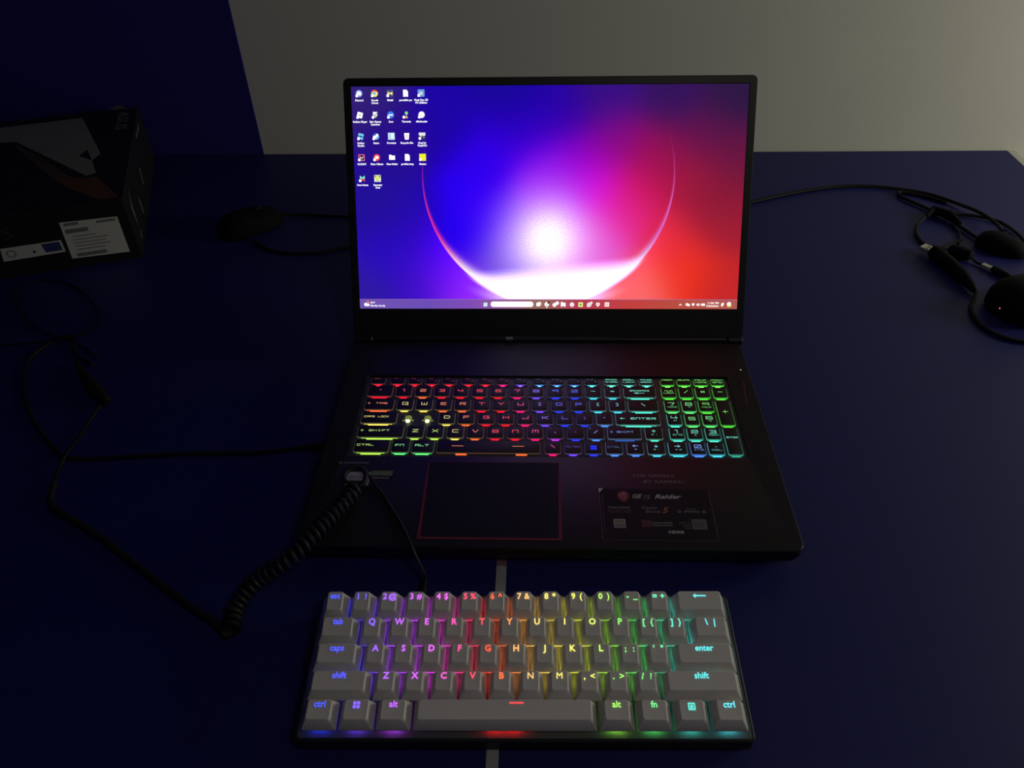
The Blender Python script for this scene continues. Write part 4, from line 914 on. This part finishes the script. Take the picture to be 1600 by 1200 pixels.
b = MB(); b.tube(l3([(500, 560, 6), (513, 573, 8), (530, 560, 8), (536, 540, 6)]), [2.4, 6, 6, 2.4], M_DARK, 10); b.build('cable_tie', uc, smooth=True)
b = MB(); b.tube(spline(l3([(528, 545, 3), (528, 520, 2.6), (516, 490, 2.4), (508, 470, 4)]), 8), 1.5, M_CABLE, 8); b.build('thin_lead', uc, smooth=True)
hb_ = empty('cable_adapter', 'black chunky adapter block on top of the cable bundle at right', 'adapter', (564, 484, 0), math.radians(-38))
b = MB(); dome_body(b, 60, 38, 20, M_DARK, 20, .8); b.build('body', hb_, smooth=True)
us = empty('usb_cable', 'black cable with a pale metal plug pointing up left at the right desk edge', 'cable', (480, 430, 0), 0)
iv4 = Vector((-480, -430, 0))
def l4(p): return [Vector(q_) + iv4 for q_ in p]
def slab(q, p0, p1, wd, h, z, mat):
    p0 = Vector(p0); p1 = Vector(p1); d = (p1 - p0).normalized(); n = Vector((-d.y, d.x)) * wd / 2
    pts = [p0 - n, p1 - n, p1 + n, p0 + n]
    q.loft([[(p.x, p.y, z) for p in pts], [(p.x, p.y, z + h) for p in pts]], mat)
b = MB(); slab(b, (465.5 - 480, 480 - 430), (474.5 - 480, 468.5 - 430), 12.0, 4.5, 5.6, M_STEEL)
for s in (-2.6, 2.6):
    slab(b, (468.6 - 480 + s * .78, 474.6 - 430 + s * .6), (470.2 - 480 + s * .78, 472.5 - 430 + s * .6), 1.9, .15, 10.12, M_INK)
b.build('metal_plug', us, label='pale metal plug')
b = MB(); b.tube(l4([(473.8, 469.5, 8), (475, 468, 8), (482, 440, 8.3), (487, 412, 8.2), (489, 396, 7), (490, 386, 5)]), [7.0, 8.2, 8.2, 7.6, 5.4, 3.0], M_DARK, 12); b.build('plug_body', us, smooth=True)
b = MB(); b.tube(spline(l4([(492, 385, 5), (486, 373, 3), (477, 359, 2.4), (472, 341, 2.4), (475, 317, 2.4), (492, 299, 2.4), (520, 293, 2.4), (566, 296, 2.4)]), 8), 2.1, M_CABLE, 8); b.build('lead', us, smooth=True)
fe = empty('ferrite_cable', 'short thin black cable with a round bead and a small pale tip at right', 'cable', (520, 450, 0))
iv5 = Vector((-520, -450, 0))
def l5(p): return [Vector(q_) + iv5 for q_ in p]
b = MB(); b.tube(l5([(496, 476, 7.5), (498, 474, 7.5), (507, 466, 7.5), (515, 459, 7.5), (517, 457, 7.5)]), [3, 6.6, 7.4, 6.6, 3], M_DARK, 12); b.build('bead', fe, smooth=True)
b = MB(); b.tube(spline(l5([(516, 458, 6), (520, 452, 3), (526, 444, 2.8)]), 6), 1.5, M_CABLE, 8); b.build('lead', fe, smooth=True)
b = MB(); slab(b, (525 - 520, 445.5 - 450), (532.5 - 520, 435 - 450), 6.0, 2.6, 2.4, pbr('pale_tip', (.36, .35, .31), .4)); b.build('pale_tip', fe, label='small pale connector tip')
b = MB(); b.tube(l5([(532, 435.6, 4.6), (533, 434, 4.6), (541, 419, 4.8), (546, 411, 4)]), [3.0, 4.4, 4.4, 2.4], M_BLK, 10); b.build('plug_body', fe, smooth=True)
dv = empty('rounded_device', 'large black rounded device with a tiny red light at the right photo edge', 'device', (536, 358, 0), math.radians(25))
b = MB(); dome_body(b, 88, 74, 36, M_DARK, 24, .95); b.build('shell', dv, smooth=True)
b = MB(); b.tube([(-41.5, 1.0, 12.4), (-43.3, 1.0, 12.6), (-43.8, 1.0, 12.7)], [0.9, 0.9, 0.4], emit((255, 120, 110), 1.2), 8); b.build('indicator_light', dv, label='tiny red light')
